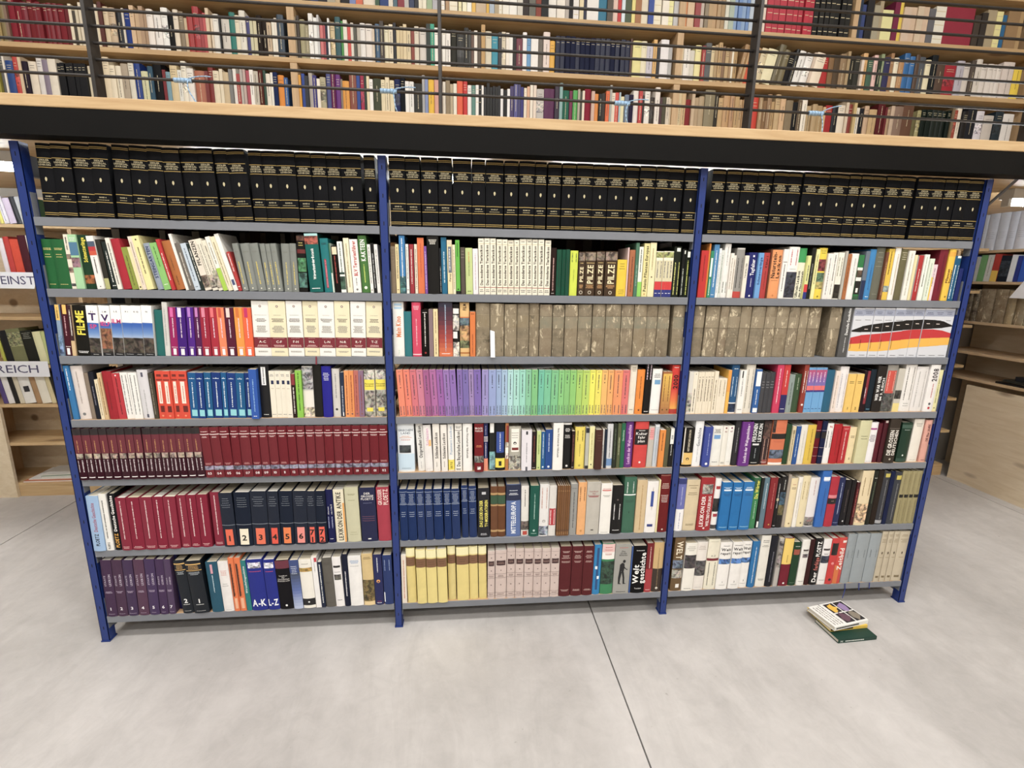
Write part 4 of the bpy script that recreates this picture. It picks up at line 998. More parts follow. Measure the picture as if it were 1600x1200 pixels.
1048.5 60.1 217 0.8 _ h _ d9423e B 171213|.5|.84;H Kultur/fahr/plan|f6f2ee|.665|12;h f0e8e4|.8|.82|1;O f0d8d4|.12|5
1112.6 26.6 190 0.8 _ h _ c4beb2 B e8a0a0|.68|.97|.2|.95;h c05050|.72|.92|4
1140.6 21.3 198 0.8 _ h _ c8d0d8 v 98a8b8|.1|.9|1;B e8ecf0|.95|1
1163.3 25.4 175 0.8 _ p _ e98c2c v 4a2a10|.45|.92|1
1190.4 19.7 184 0.8 _ h _ 5f5c42 
1211.4 23.7 181 0.8 _ p _ 1b1a19 B eeeee6|.6|1|.1|.9;V 1001|2a2a28|.65|.9;v c8c8c0|.3|.58|1
>4 2
25.7 48.3 182 0.8 _ h _ 17130f B e9bf62|.05|.36;O 1a1410|.2|7;V HISTORISCHES LEXIKON|e8dcc0|.4|.95;B e8e0d0|.1|1|0|.1
74.5 38.6 219 0.8 _ h _ f0f0f0 V Geschichte|5a5a64|.45|.85;v b8b8bc|.1|.5|1
118.3 36.1 187 0.8 -5 h _ 3a4a9c v 9aa8e0|.3|.85|1;O f0f0f4|.08|6
155.3 49.8 189 0.8 _ h _ efeee6 h 3a3a38|.82|.93|4;B 6aa0d4|.68|.78|.2|.8;h 333333|.09|.11|1
205.9 25 188 0.8 _ h _ ece8dc H 93|8a2a3a|.86|7;O 7a2a3c|.95|4;h 888880|.05|.1|2
231.8 27.7 188 0.8 _ h _ f0efe8 H 97|8a2a50|.86|7;O 7a2a5c|.95|4;h 888888|.09|.1|1
262.5 25.5 218 0.8 _ h _ 353336 v 8a8a8c|.3|.85|1
289.3 52.5 208 0.8 -5 h _ 6c2c86 V Lexikon der Weltgeschichte|f0e0f4|.08|.92|.46;O c8a0d8|.95|3
343.2 55.9 214 0.8 _ h _ 14191c V PERSONEN/LEXIKON|f2f2f0|.52|.92|.72;B e0e0e0|.44|.48|.2|.75;v a0a8ac|.15|.38|1;h e8e8e8|.04|.06|1
400.9 36.1 209 0.8 _ h _ 3a2a2a P 5a4038|.6|.95;v c89a88|.1|.6|2;B 8a4038|.0|.12|.2|1;h f0e0dc|.04|.08|1
439.2 67.1 213 0.8 _ h _ d9744a B 1a1614|.58|.7;h c86040|.74|.85|2;h c86040|.5|.55|2;P 5a6a80|.14|.34;B f0e8e0|.0|.05;P 4a3a34|.72|1|0|.2
508.6 24.3 193 0.8 _ h _ 2d4a30 
534.2 17.1 184 0.8 _ p _ d8c8a0 v 8a7a58|.1|.9|1;h 5a4a30|.8|.9|3
553.1 22.5 184 0.8 _ p _ 23559a v b8d0ec|.2|.8|1
576.5 33.9 189 0.8 _ h _ ebe6da v c8c0b0|.1|.85|1
611.8 40.8 188 0.8 _ h _ e0bc30 v 8a6a10|.55|.9|1;v a88820|.1|.5|1
653.5 24.6 207 0.8 _ h _ 6a1422 %28
679.4 24.2 207 0.8 _ h _ 1c2446 %28
705.4 32.9 194 0.8 _ h _ f1efec v 3a3a3e|.4|.82|2;H 96|c8202a|.92|9
740.2 38.5 190 0.8 _ h _ b81c26 v 8a1018|.2|.9|1
780 35.9 181 0.8 _ p _ ba2028 v f4d8d4|.1|.86|1;h e88a88|.9|.95|2
817.3 37.8 174 0.8 _ h _ f0dcaa h 5a4020|.7|.78|2;H 2|2a1c10|.13|9
859.7 55.6 208 0.8 -3 h _ d4d0a2 h 4a4a30|.62|.66|1;h 4a4a30|.56|.6|1
917.2 40 197 0.8 _ h _ f1eef0 B a83a8a|.82|.86|.1|.9;h 5a3a5a|.52|.7|6;h 777777|.03|.04|1
959 23.3 192 0.8 _ h _ 5c1626 
983.3 22.4 205 0.8 _ h _ 4a1420 B c8b8b0|.95|1|.2|.8
1008.1 52 217 0.8 -4 h _ 3f362e V DIE GROSSEN/DEUTSCHEN|ece6dc|.18|.75|.72;B 5a5048|.78|.8;O b0a898|.09|5
1076.1 52.8 194 0.8 _ h _ 1d3a2b h a8b8b0|.8|.84|1;B 3a5a4c|.86|.95;O d8e0d8|.18|4;B 2a4a3c|.02|.1
1137.4 51.2 210 0.8 _ h _ ece5d8 h 8a8478|.82|.92|3;h 777777|.04|.05|1
1196.2 34.3 205 0.8 _ h _ e2a594 V DIE 90er JAHRE|5a2a2a|.5|.9|.5;h 5a2a2a|.03|.06|1
>5 0
9.9 54.4 245 1.5 -8 h _ 9cbde2 V PLOETZ|1a1a22|.1|.32|.56;V Deutsche Geschichte|a8607a|.36|.88|.46
65.9 29.5 251 0.4 -4 h _ f0eee8 v 3a3a3a|.22|.9|1;V PLOETZ|222222|.03|.15|.56
100.3 26.8 252 0.4 -3 h _ 17171b V PLOETZ|e8a830|.05|.3|.56;V Deutsche Geschichte|f2f0ec|.34|.97|.46
128.7 39.5 234 0.7 -8 h crimson 8a1f38 %29
169.5 49.9 234 0.7 -8 h crimson 8a1f38 %29
220.6 48.1 234 0.7 -8 h crimson 8a1f38 %29
269.9 40.8 235 0.7 -8 h crimson 8a1f38 %29
312 47.6 234 0.7 -8 h crimson 8a1f38 %29
360.9 37.9 237 0.2 -2 h crimson 8a1f38 %29
400 38.8 237 0.2 -2 h crimson 8a1f38 %29
440 43.6 238 0.2 -2 h crimson 8a1f38 %29
492 39.2 244 0.2 4 h crimson 8a1f38 %29
535 52.9 244 -0.7 -6 h navyset 1b2334 h b8c0cc|.9|.905|1;h b8c0cc|.86|.865|1;h b8c0cc|.82|.825|1;h b8c0cc|.78|.785|1;h b8c0cc|.74|.745|1;B 98a0ac|.405|.412;B e8603a|.03|.33|.22|.78;H 1|16100c|.16|24
588 62.9 245 1 -6 h navyset 1b2334 h b8c0cc|.9|.905|1;h b8c0cc|.86|.865|1;h b8c0cc|.82|.825|1;h b8c0cc|.78|.785|1;h b8c0cc|.74|.745|1;B 98a0ac|.405|.412;B efe6cc|.03|.33|.22|.78;H 2|16100c|.16|24
652.7 65.8 248 1 -6 h navyset 1b2334 h b8c0cc|.9|.905|1;h b8c0cc|.86|.865|1;h b8c0cc|.82|.825|1;h b8c0cc|.78|.785|1;h b8c0cc|.74|.745|1;B 98a0ac|.405|.412;B ec6a44|.03|.33|.22|.78;H 3|16100c|.16|24
720.2 45.6 246 1 -6 h navyset 1b2334 h b8c0cc|.9|.905|1;h b8c0cc|.86|.865|1;h b8c0cc|.82|.825|1;h b8c0cc|.78|.785|1;h b8c0cc|.74|.745|1;B 98a0ac|.405|.412;B e84a30|.03|.33|.22|.78;H 4|16100c|.16|24
767.5 54.4 246 1.3 -6 h navyset 1b2334 h b8c0cc|.9|.905|1;h b8c0cc|.86|.865|1;h b8c0cc|.82|.825|1;h b8c0cc|.78|.785|1;h b8c0cc|.74|.745|1;B 98a0ac|.405|.412;B ee7a34|.03|.33|.22|.78;H 5|16100c|.16|24
823.7 55.5 245 1.3 -6 h navyset 1b2334 h b8c0cc|.9|.905|1;h b8c0cc|.86|.865|1;h b8c0cc|.82|.825|1;h b8c0cc|.78|.785|1;h b8c0cc|.74|.745|1;B 98a0ac|.405|.412;B ee8a80|.03|.33|.22|.78;H 6|16100c|.16|24
881 35.7 243 1.3 -6 h navyset 1b2334 h b8c0cc|.9|.905|1;h b8c0cc|.86|.865|1;h b8c0cc|.82|.825|1;h b8c0cc|.78|.785|1;h b8c0cc|.74|.745|1;B 98a0ac|.405|.412;B ec5a44|.03|.33|.22|.78;H 7/1|16100c|.16|24
918 42.4 243 1.3 -6 h navyset 1b2334 h b8c0cc|.9|.905|1;h b8c0cc|.86|.865|1;h b8c0cc|.82|.825|1;h b8c0cc|.78|.785|1;h b8c0cc|.74|.745|1;B 98a0ac|.405|.412;B ec5a44|.03|.33|.22|.78;H 7/2|16100c|.16|24
963.1 29.9 246 -0.5 0 h _ 1e2150 V Altertum/von A bis Z|f0f0f4|.54|.85;v a8b0d8|.28|.5|2;h e8e8f0|.05|.1|1
996.5 43.2 244 -1 0 h _ efe6ca V LEXIKON DER ANTIKE|3a3628|.04|.96|.5;B e8a040|0|.75|.85|1
1044.5 56.7 254 -1 0 h _ cbc8a6 h 99966f|.86|.89|2;h 99966f|.76|.78|1;h a8a580|.12|.2|2
1105.2 67.2 250 -1 0 h _ 22264a H DER/GROSSE/PLOETZ|f0ece8|.85|9;h 8a90b8|.72|.73|1;B 9a5a6a|.47|.475|.1|.9;B 9a5a6a|.43|.435|.1|.9;B 9a5a6a|.39|.395|.1|.9;B f0f0f0|.04|.06|.4|.6
1176.4 54.6 251 -1 0 h _ b03a4c V GROSSER/PLOETZ|f0d4cc|.68|.97|.8
>5 1
21.8 33.5 242 -1.2 -4 h bluebio 1c3364 %30
57.4 36.8 240 -1.2 -4 h bluebio 1c3364 %30
96.6 33.7 239 -1.2 -4 h bluebio 1c3364 %30
132.8 33.8 239 -1.2 -4 h bluebio 1c3364 %30
169 40.8 239 -1.2 -4 h bluebio 1c3364 %30
213.9 31.2 239 -1.2 -4 h bluebio 1c3364 %30
247.2 36.2 238 -1.2 -4 h bluebio 1c3364 %30
290.8 28.6 248 -1.2 6 h bluebio 1c3364 %30
322.7 34 244 -1.2 6 h bluebio 1c3364 %30
360.8 51.4 235 -0.6 2 h _ 24242a V DAS LEXIKON DER/TV-MODERATOREN|f0e458|.22|.76|.66;B c8c8cc|.88|.93|.35|.7;h c8c8d0|.04|.09|2
417.1 31.8 241 -0.6 4 h brownpair 6e4529 %31
448.9 34.4 240 -0.6 4 h brownpair 6e4529 %31
487.1 63.7 249 -0.6 2 h _ 5a72a8 B 1a2444|.7|1;h e0e8f4|.88|.9|1;h f0f4fc|.8|.85|2;V MITTELEUROPA|e4eaf4|.06|.68|.45;v c0cce4|.2|.6|1
554.1 34.3 239 -0.6 4 h _ e9e5de v 55504a|.6|.94|1;P 6a6058|.12|.3;B b84030|.02|.1|.2|.8
590 41.6 243 0.3 -4 h _ 105648 v a8d0c4|.35|.85|1;O b8d8d0|.12|5;h a8d0c4|.05|.07|1
633.3 41.7 247 0.3 -5 h _ e6e4e2 v c88a78|.55|.95|2;O b8b4b2|.3|8;P 98a4b4|.02|.2
676.3 32.8 239 0.3 -4 h _ dcd8d2 B b82a34|.22|.56|.05|.95;v f4e4e0|.24|.54|2
712.1 10.4 243 0.3 -6 h woodset 7c5431 %32
722.5 9.5 243 0.3 -6 h woodset 7c5431 %32
732 9.5 242 0.3 -6 h woodset 7c5431 %32
741.5 9.5 242 0.3 -6 h woodset 7c5431 %32
751.1 9.1 242 0.3 -6 h woodset 7c5431 %32
760.2 9.6 242 0.3 -6 h woodset 7c5431 %32
771.5 32.6 248 0.3 -4 h _ 9c9c98 v 44444a|.15|.85|1;h 666666|.9|.94|1
806.7 38 254 0.3 -4 h _ f0b070 v 5a3418|.65|.92|2;O c88a40|.08|5
846 62.2 255 0.3 -4 h _ c2bdb2 H Lexikon/des/Sozialismus|a05050|.79|7;B a0484c|.72|.735|.15|.85;B 4a4440|.08|.1|.4|.6
910.8 51.1 246 0.3 -4 h _ f0ede6 h c84a40|.886|.914|1;B d0584c|.86|.88|.1|.9;h 999990|.74|.78|2;h 777770|.03|.04|1
963.2 50.9 236 0.3 -4 h _ 161515 v f2f0ee|.3|.62|2;O 6a5a58|.71|4;h f0f0f0|.03|.12|1
1017.7 56 273 0.3 0 h _ 3c6b55 v e4ece6|.72|.92|2;B f0f4f0|.68|.7;h 2a4a3c|.55|.6|2;H 1|16241c|.38|10;h 2a4a3c|.03|.04|1
1076.8 46.4 258 0.3 -4 h _ d8be92 v b08a50|.06|.92|1
1124.1 52.5 250 0.3 -4 h _ f0ece8 v b8a89a|.45|.9|1;B 2f4a9a|.52|.82|.35|.6;B 2a3a80|.12|.17|.2|.7
1177 6.7 259 0.3 -4 p _ efe4a8 
1185.1 47.3 283 0.3 -3 h _ 711d1f B c89a80|.985|.99;h e8d0c0|.76|.86|4;h f0e0d8|.52|.66|5;O e0c8b8|.05|4
>5 2
19.6 38.7 259 0.8 2 h _ 6a70b8 B f1efee|0|.42;v 8a8ab0|.05|.36|1;B 2a3474|.9|1;v b8bce0|.5|.85|1
59.5 63.6 251 0.8 2 h _ dcc9a3 h 6a5a3c|.88|.91|1;h 6a5a3c|.84|.86|1;h 6a5a3c|.7|.77|2;h 8a7a5a|.1|.14|2
124.8 66.1 263 0.8 -4 h _ a72c32 P a8a29c|.7|.88|.12|.88;V LEXIKON DER/WELTBEVÖLKERUNG|f4e4e0|.08|.66|.56;O e8c8c4|.05|5
194.4 29.7 255 0.8 2 h _ efece8 B b02a34|.8|.86|.2|.9;P 2a2826|.36|.62;B a8303c|.26|.32|.2|.9;P 4a4846|.02|.1
226.7 48.4 239 0.8 -8 h weltblue 1a74b8 %33
278.6 46.9 237 0.8 -8 h weltblue 1a74b8 %33
328.5 51.9 238 0.8 -8 h weltblue 1a74b8 %33
384.8 30.2 253 0.8 2 h _ 3f8a58 B 2a5a3a|.75|1;V Die Wörter|f0e840|.6|.96|.6;v b0d8b8|.2|.55|1
416.3 14.9 255 0.8 2 p _ 1f2422 B e8ece8|.02|.14|.3|.9
432.1 26.8 253 0.8 2 h _ 64808e v d0e0e8|.4|.9|1
460.3 36.1 255 0.8 -3 h _ 8a2026 v c8706a|.4|.9|1;O c89a40|.08|4
499.5 19 251 0.8 2 h _ 191718 v b8b8b8|.4|.9|1;B c8b890|.55|.6|.2|.8;h d8d8d8|.03|.06|1
519.3 27.4 257 0.8 2 h _ 201e1e P 3a5a70|.35|.7;v c8c8c0|.75|.95|1;P 6a6038|.25|.45
548.6 15.1 267 0.8 2 h _ a4988a 
565 34.2 247 0.8 2 h _ ecd9aa h b04a40|.86|.9|1;h 6a5a48|.78|.83|2;O 8a7040|.08|4
601 21.4 253 0.8 2 h _ efeadf v c8c0b0|.2|.9|1
623.7 37.1 258 0.8 2 h _ e8d9ae v b09a68|.55|.9|2;O 6a5a40|.08|4
662.1 47.3 248 0.8 2 h _ e6e2e2 v b07a78|.65|.95|1;P 8a8480|.02|.2;h c04a40|.1|.14|1
710.8 45.1 284 0.8 -6 h _ 2a6abc h e0ecf8|.82|.86|2;B e8f0fa|.84|.9|.15|.85;v 1a4a90|.2|.7|1
759.7 42.5 253 0.8 -4 h _ b92c3e B 151214|.46|.57;B e08088|.58|.64;H A-Z|d8b0a0|.52|4
804.5 34.6 245 0.8 2 h _ 242c58 v b8c4e4|.25|.9|1;h 8a98c8|.05|.08|1
840.5 31.8 233 0.8 2 h _ 17151a O d8d8d8|.1|4;v 5a4a4a|.3|.8|1
873.3 22.8 232 0.8 2 h _ 1a1618 
898 15.3 222 0.8 2 p _ 4a1a1e v c05048|.2|.85|1
916.1 57.4 279 0.8 -2 h _ ead6ac v 8a7040|.55|.88|2;P d8b890|.05|.4
975.4 24.9 278 0.8 2 h _ 1e2019 v 5a6a50|.4|.8|1;h c8c8c0|.85|.88|1
1001.3 26.9 280 0.8 2 h _ 2e241d 
1029.2 34.7 270 0.8 2 h _ 3a3b40 B c8b848|.9|.97|.2|.95;v 88888a|.1|.85|1;B a8a8ac|.02|.08
1064.9 22.2 272 0.8 2 h _ 1c2446 
1088.1 35.8 267 0.8 2 h _ 3a3d44 B c8b848|.86|.94|.2|.95;v 88888a|.08|.8|1
1125.9 26.2 273 0.8 2 h olive a09569 %34
1152.1 27.2 272 0.8 2 h olive a09569 %34
1179.3 24.4 272 0.8 2 h olive a09569 %34
1203.7 32.3 271 0.8 2 h olive a09569 %34
>6 0
21.2 41.7 266 1.8 -4 h purple 4b3450 V STAATS/LEXIKON|c8bcd0|.55|.8;h b8a8c0|.42|.46|2;H 1|f0ecf2|.14|13;h b8a8c0|.04|.05|1
64.1 40.7 265 1.8 -4 h purple 50384f V STAATS/LEXIKON|c8bcd0|.55|.8;h b8a8c0|.42|.46|2;H 2|f0ecf2|.14|13;h b8a8c0|.04|.05|1
106.4 40.4 263 1.8 -4 h purple 443052 V STAATS/LEXIKON|c8bcd0|.55|.8;h b8a8c0|.42|.46|2;H 3|f0ecf2|.14|13;h b8a8c0|.04|.05|1
149.3 41.8 263 1.8 -4 h purple 583850 V STAATS/LEXIKON|c8bcd0|.55|.8;h b8a8c0|.42|.46|2;H 4|f0ecf2|.14|13;h b8a8c0|.04|.05|1
192.8 41.1 264 1.8 -4 h purple 46325a V STAATS/LEXIKON|c8bcd0|.55|.8;h b8a8c0|.42|.46|2;H 5|f0ecf2|.14|13;h b8a8c0|.04|.05|1
236 33.9 262 1.8 -4 h purple 4b3658 V STAATS/LEXIKON|c8bcd0|.55|.8;h b8a8c0|.42|.46|2;H 6|f0ecf2|.14|13;h b8a8c0|.04|.05|1
272 27.5 261 1.8 -4 h purple 503c5c V STAATS/LEXIKON|c8bcd0|.55|.8;h b8a8c0|.42|.46|2;H 7|f0ecf2|.14|13;h b8a8c0|.04|.05|1
300.7 11.9 265 1.7 30 p _ 1a1a4c 
329.9 44.5 254 -3 -4 h twovol 1a2028 B e8b860|.93|.95;h e0b060|.84|.92|3;B e8b860|.82|.83;h a8b0b8|.74|.8|3;H 2|f0f0f0|.24|19;h e0e0e0|.16|.18|1;h d8d8d8|.04|.05|1
377.8 63 251 -3 -8 h twovol 1a2028 B e8b860|.93|.95;h e0b060|.84|.92|3;B e8b860|.82|.83;h a8b0b8|.74|.8|3;H 1|f0f0f0|.24|19;h e0e0e0|.16|.18|1;h d8d8d8|.04|.05|1
450.8 47.5 241 -1.5 -4 h _ 2a5a70 B d89aa8|.78|.96|.4|.6;v c8dce4|.4|.75|1;v a0c0cc|.45|.7|1
500 42.7 241 -1.5 -4 h _ efebe8 h d88a80|.724|.836|4;h 999999|.5|.58|2;h aaa|.03|.04|1
544.4 23.1 258 -1.5 -4 h orangepair e9763c %35
568.8 26.1 257 -1.5 -4 h orangepair e9763c %35
596.1 21.9 243 -2 -4 h _ 1f7c7c V Wirtschaftsgeschichte|f0f4f0|.3|.95
619.3 67.4 246 -2 -6 h akset 1f2c8c B e8e8f0|.86|.93|.15|.9;P d8d8e8|.84|.95|.1|.9;h d84a68|.76|.79|1;H A-K|f2f4fa|.15|32
688.1 49.1 243 -2 -6 h akset 1f2c8c B e8e8f0|.86|.93|.15|.9;P d8d8e8|.84|.95|.1|.9;h d84a68|.76|.79|1;H L-Z|f2f4fa|.15|32
738.1 58.7 238 -2 -6 h _ 17161a B 6a2438|.84|1;H Lexikon/der/Christlichen/Demokratie|e4e0dc|.64|6;O e8e8e8|.08|5
797.3 39.8 237 -2 -8 h _ 46568a G b8c4e0,5a70b0,3a4458|0|.75;h d8e0f0|.72|.9|5
837.6 53.4 237 -2 -6 h _ efebe0 B 17161a|.06|.2;P a8883a|.76|.84;h 8a8478|.9|.94|1;O e8e8e8|.13|4
892.8 22.5 251 -2 -4 p _ f0eeec B c83040|.9|.98|.5|1;v b8b8b8|.7|.95|1
916.6 16.7 225 -2 -4 p _ 1d2740 v f0f4f4|.1|.95|1
934.2 42.5 241 -2 -4 h _ 65615a h 4a4640|.86|.92|2;h 4a4640|.48|.52|2;h 4a4640|.08|.09|1
978.1 37.7 242 -2 -4 h _ efeceb B 1c1a1c|.8|.84|.1|.9;h 8a8a8a|.7|.72|1;P 5a5a54|.55|.66|.1|.9;h 333333|.12|.15|1
1017.2 23.7 256 -1 -4 h _ 1e2236 v f0f0f4|.2|.68|1
1041.8 56.6 244 -1 -4 h _ f1efec h 5a90c8|.86|.93|3;h a8a8a8|.8|.82|1
1101.1 47.3 254 -1 -4 h _ dcc084 h 6a5428|.9|.95|2;P 7a6838|.08|.5;B e8cc94|0|.07
1149.8 38.2 248 -1 -4 h _ 252a5c O f0a850|.48|8;v e8ecf4|.66|.95|1;h b04a6a|.06|.08|1;h e8e8f0|.03|.05|1
1190.4 41.1 243 -1 -4 h _ 25386e v 8a9cc8|.7|.92|2;B e0e8f0|.05|.25|0|.12
>6 1
18.2 22.2 240 -1 0 p _ e8dccb v c87a5a|.1|.9|1
44.2 39.2 272 -1 0 h yellow e6d17c %36
87.9 42.7 268 -1 -10 h yellow e8d580 %36
133.1 45.3 266 -1 -10 h yellow e8d580 %36
180.9 42.6 267 -1 -10 h yellow e8d580 %36
227.2 35.2 272 -1 8 h yellow e2cf82 %36
266.6 55.5 268 -1 0 h yellow e6d17c %36
323.4 39.7 268 -1 6 h yellow e6d17c %36
366.1 36.5 267 -1 6 h yellow e6d17c %36
405.1 32.7 242 0 0 h pink d3bfb7 %37
440 50.8 245 0 0 h pink d3bfb7 %37
492.5 37.7 253 0 0 h pink d3bfb7 %37
531.5 39.1 251 0 0 h pink d3bfb7 %37
572.3 43.1 249 0 0 h pink d3bfb7 %37
615.8 36.4 250 0 -4 h pink d3bfb7 %37
653.4 40 249 0 -4 h pink d3bfb7 %37
695.1 40.1 249 0 -4 h pink d3bfb7 %37
736.1 53.8 254 0.5 -3 h darkred 5f2529 %38
791.6 53.2 253 0.5 -3 h darkred 5f2529 %38
846.1 49.4 252 0.5 -3 h darkred 5f2529 %38
896 35.9 255 0.5 0 h _ 2a88c4 B 1a4a80|.1|.95|.35|.65;B e8f4fc|.52|.58|.2|.5;B e8f4fc|.32|.38|.5|.8
933.7 59.6 259 0.5 0 h _ 3f8a5c B e8c0bc|.84|1;B f0ece6|.7|.84;h b84a44|.78|.82|2;P 2a4a38|.2|.66;h b8383a|.86|.96|2
995 76.9 255 0.5 -3 h _ a2a19b h c85a54|.93|.95|1;H Der/Große/Bildatlas|2a2a2c|.83|7;M 17171a|.2|.7;h 2a2a2a|.03|.05|1
1072.9 7.2 244 0.5 0 p _ 3a5a98 
1081.4 66.2 244 0.5 -3 h _ 131213 h e8e8e8|.9|.92|1;V Welt/geschichte|f4f3f0|.2|.86|.85;H Tandem|f0f0f0|.1|6
1148.5 34.8 253 0.5 0 h _ 7a1c22 B a82830|0|.48;v f0c8c0|.5|.94|1;h f0e0dc|.04|.06|1
1183.8 54.5 256 0.5 0 h _ d0ae74 B 35261c|0|.48;v 8a7048|.1|.9|1;O e8e0d0|.08|6
>6 2
27.5 51.2 283 1 0 h _ 6d5434 D WELT|ecdfc4|.6|.93|.6;P 6a7a90|.42|.58;P a8a498|.24|.4;B f0ece4|.06|.13|.45|.8
81.9 55.6 249 1 -5 h _ efebe0 h 8a8478|.84|.95|3;P 4a4448|.48|.76;h 777770|.04|.06|1
140.2 50.7 250 1 0 h _ ece5dc h a8988c|.84|.94|3;P 5a5658|.3|.62;h aaa49a|.05|.06|1
193.7 57.5 262 1 0 h _ ece6d0 H A-Z|6a6a60|.68|8;B 7a1c28|.58|.63;v 55524a|.08|.55|2;h b8b49c|.95|.97|1
252.6 56.8 245 1 -5 h report f2efea h 333333|.93|.95|1;H Welt/report|1c1a1c|.82|14;P 4a80c4|.55|.66;H 1|222222|.16|8;h 444444|.09|.1|1
314.5 53.3 246 1 -5 h report f2efea h 333333|.93|.95|1;H Welt/report|1c1a1c|.82|14;P 4a80c4|.55|.66;H 2|222222|.16|8;h 444444|.09|.1|1
369.3 43.7 244 1 2 h report f2efea h 333333|.93|.95|1;H Welt/report|1c1a1c|.82|14;P 4a80c4|.55|.66;H 3|222222|.16|8;h 444444|.09|.1|1
417.2 34.4 244 1 0 h _ 2674b0 v d8e8f4|.1|.9|1
457.3 48.2 273 1 2 h _ ebe7dc h 4a4a48|.86|.92|2;h 777770|.78|.82|2;h 999990|.12|.16|3
507 34.6 270 1 0 h _ 191a24 v 7a7a88|.1|.7|1
546.4 25.7 257 1 0 p _ b8b2ac P 8a8480|.4|.95;B 22222a|.0|1|.85|1
575.4 48.7 255 1 0 h _ 7b2232 B f0cc58|.46|1;v 8a6a20|.5|.66|1;O f0ece8|.06|5
626 38.8 232 1 0 h _ 27452f h d8e0d4|.9|.92|1;B a04a34|.72|.84|.1|.9;h 8aa890|.06|.07|1
667.6 39.4 243 1 -2 h _ f0ede6 B 5a5250|.76|.8|.2|.9;h 999990|.72|.74|1;P 6a6068|.62|.7|.2|.9;h 777777|.08|.1|1
708.5 24.6 244 1 0 h _ 3d1e20 
734.1 40.6 249 1 -2 h _ 151314 V PLOETZ|f4f2f0|.62|.94|.56;V farbige|c86a60|.32|.6|.56;V Der|f2f0ee|.06|.28|.56
776.6 41.7 243 1 -2 h _ eeebea B 3a3030|.76|.8|.1|.9;h 888888|.66|.7|2;P 3a4458|.48|.64;h 777777|.08|.12|1
819.8 38 246 1 -2 h _ d03434 B 1c1616|.64|.9|.1|.95;O f09a98|.46|7;O 2a2022|.1|7
858.7 40.5 247 1 0 h _ d4423a B d8702c|0|.4|0|.5;V Zeitbild|f4ece4|.3|.78|.6;B f0e0d8|.9|.95|.4|.9
901.7 45.6 264 1 0 h greybox 9aa3a8 %39
949.2 66.9 264 1 0 h greybox 9aa3a8 %39
1018.1 58.4 263 1 0 h greybox 9aa3a8 %39
1078 30.3 273 1 0 h tanset c7baa0 %40
1110.2 29.8 272 1 0 h tanset c7baa0 %40
1141.6 30.4 272 1 0 h tanset c7baa0 %40
1174 53 270 1 0 h tanset c7baa0 %40"""
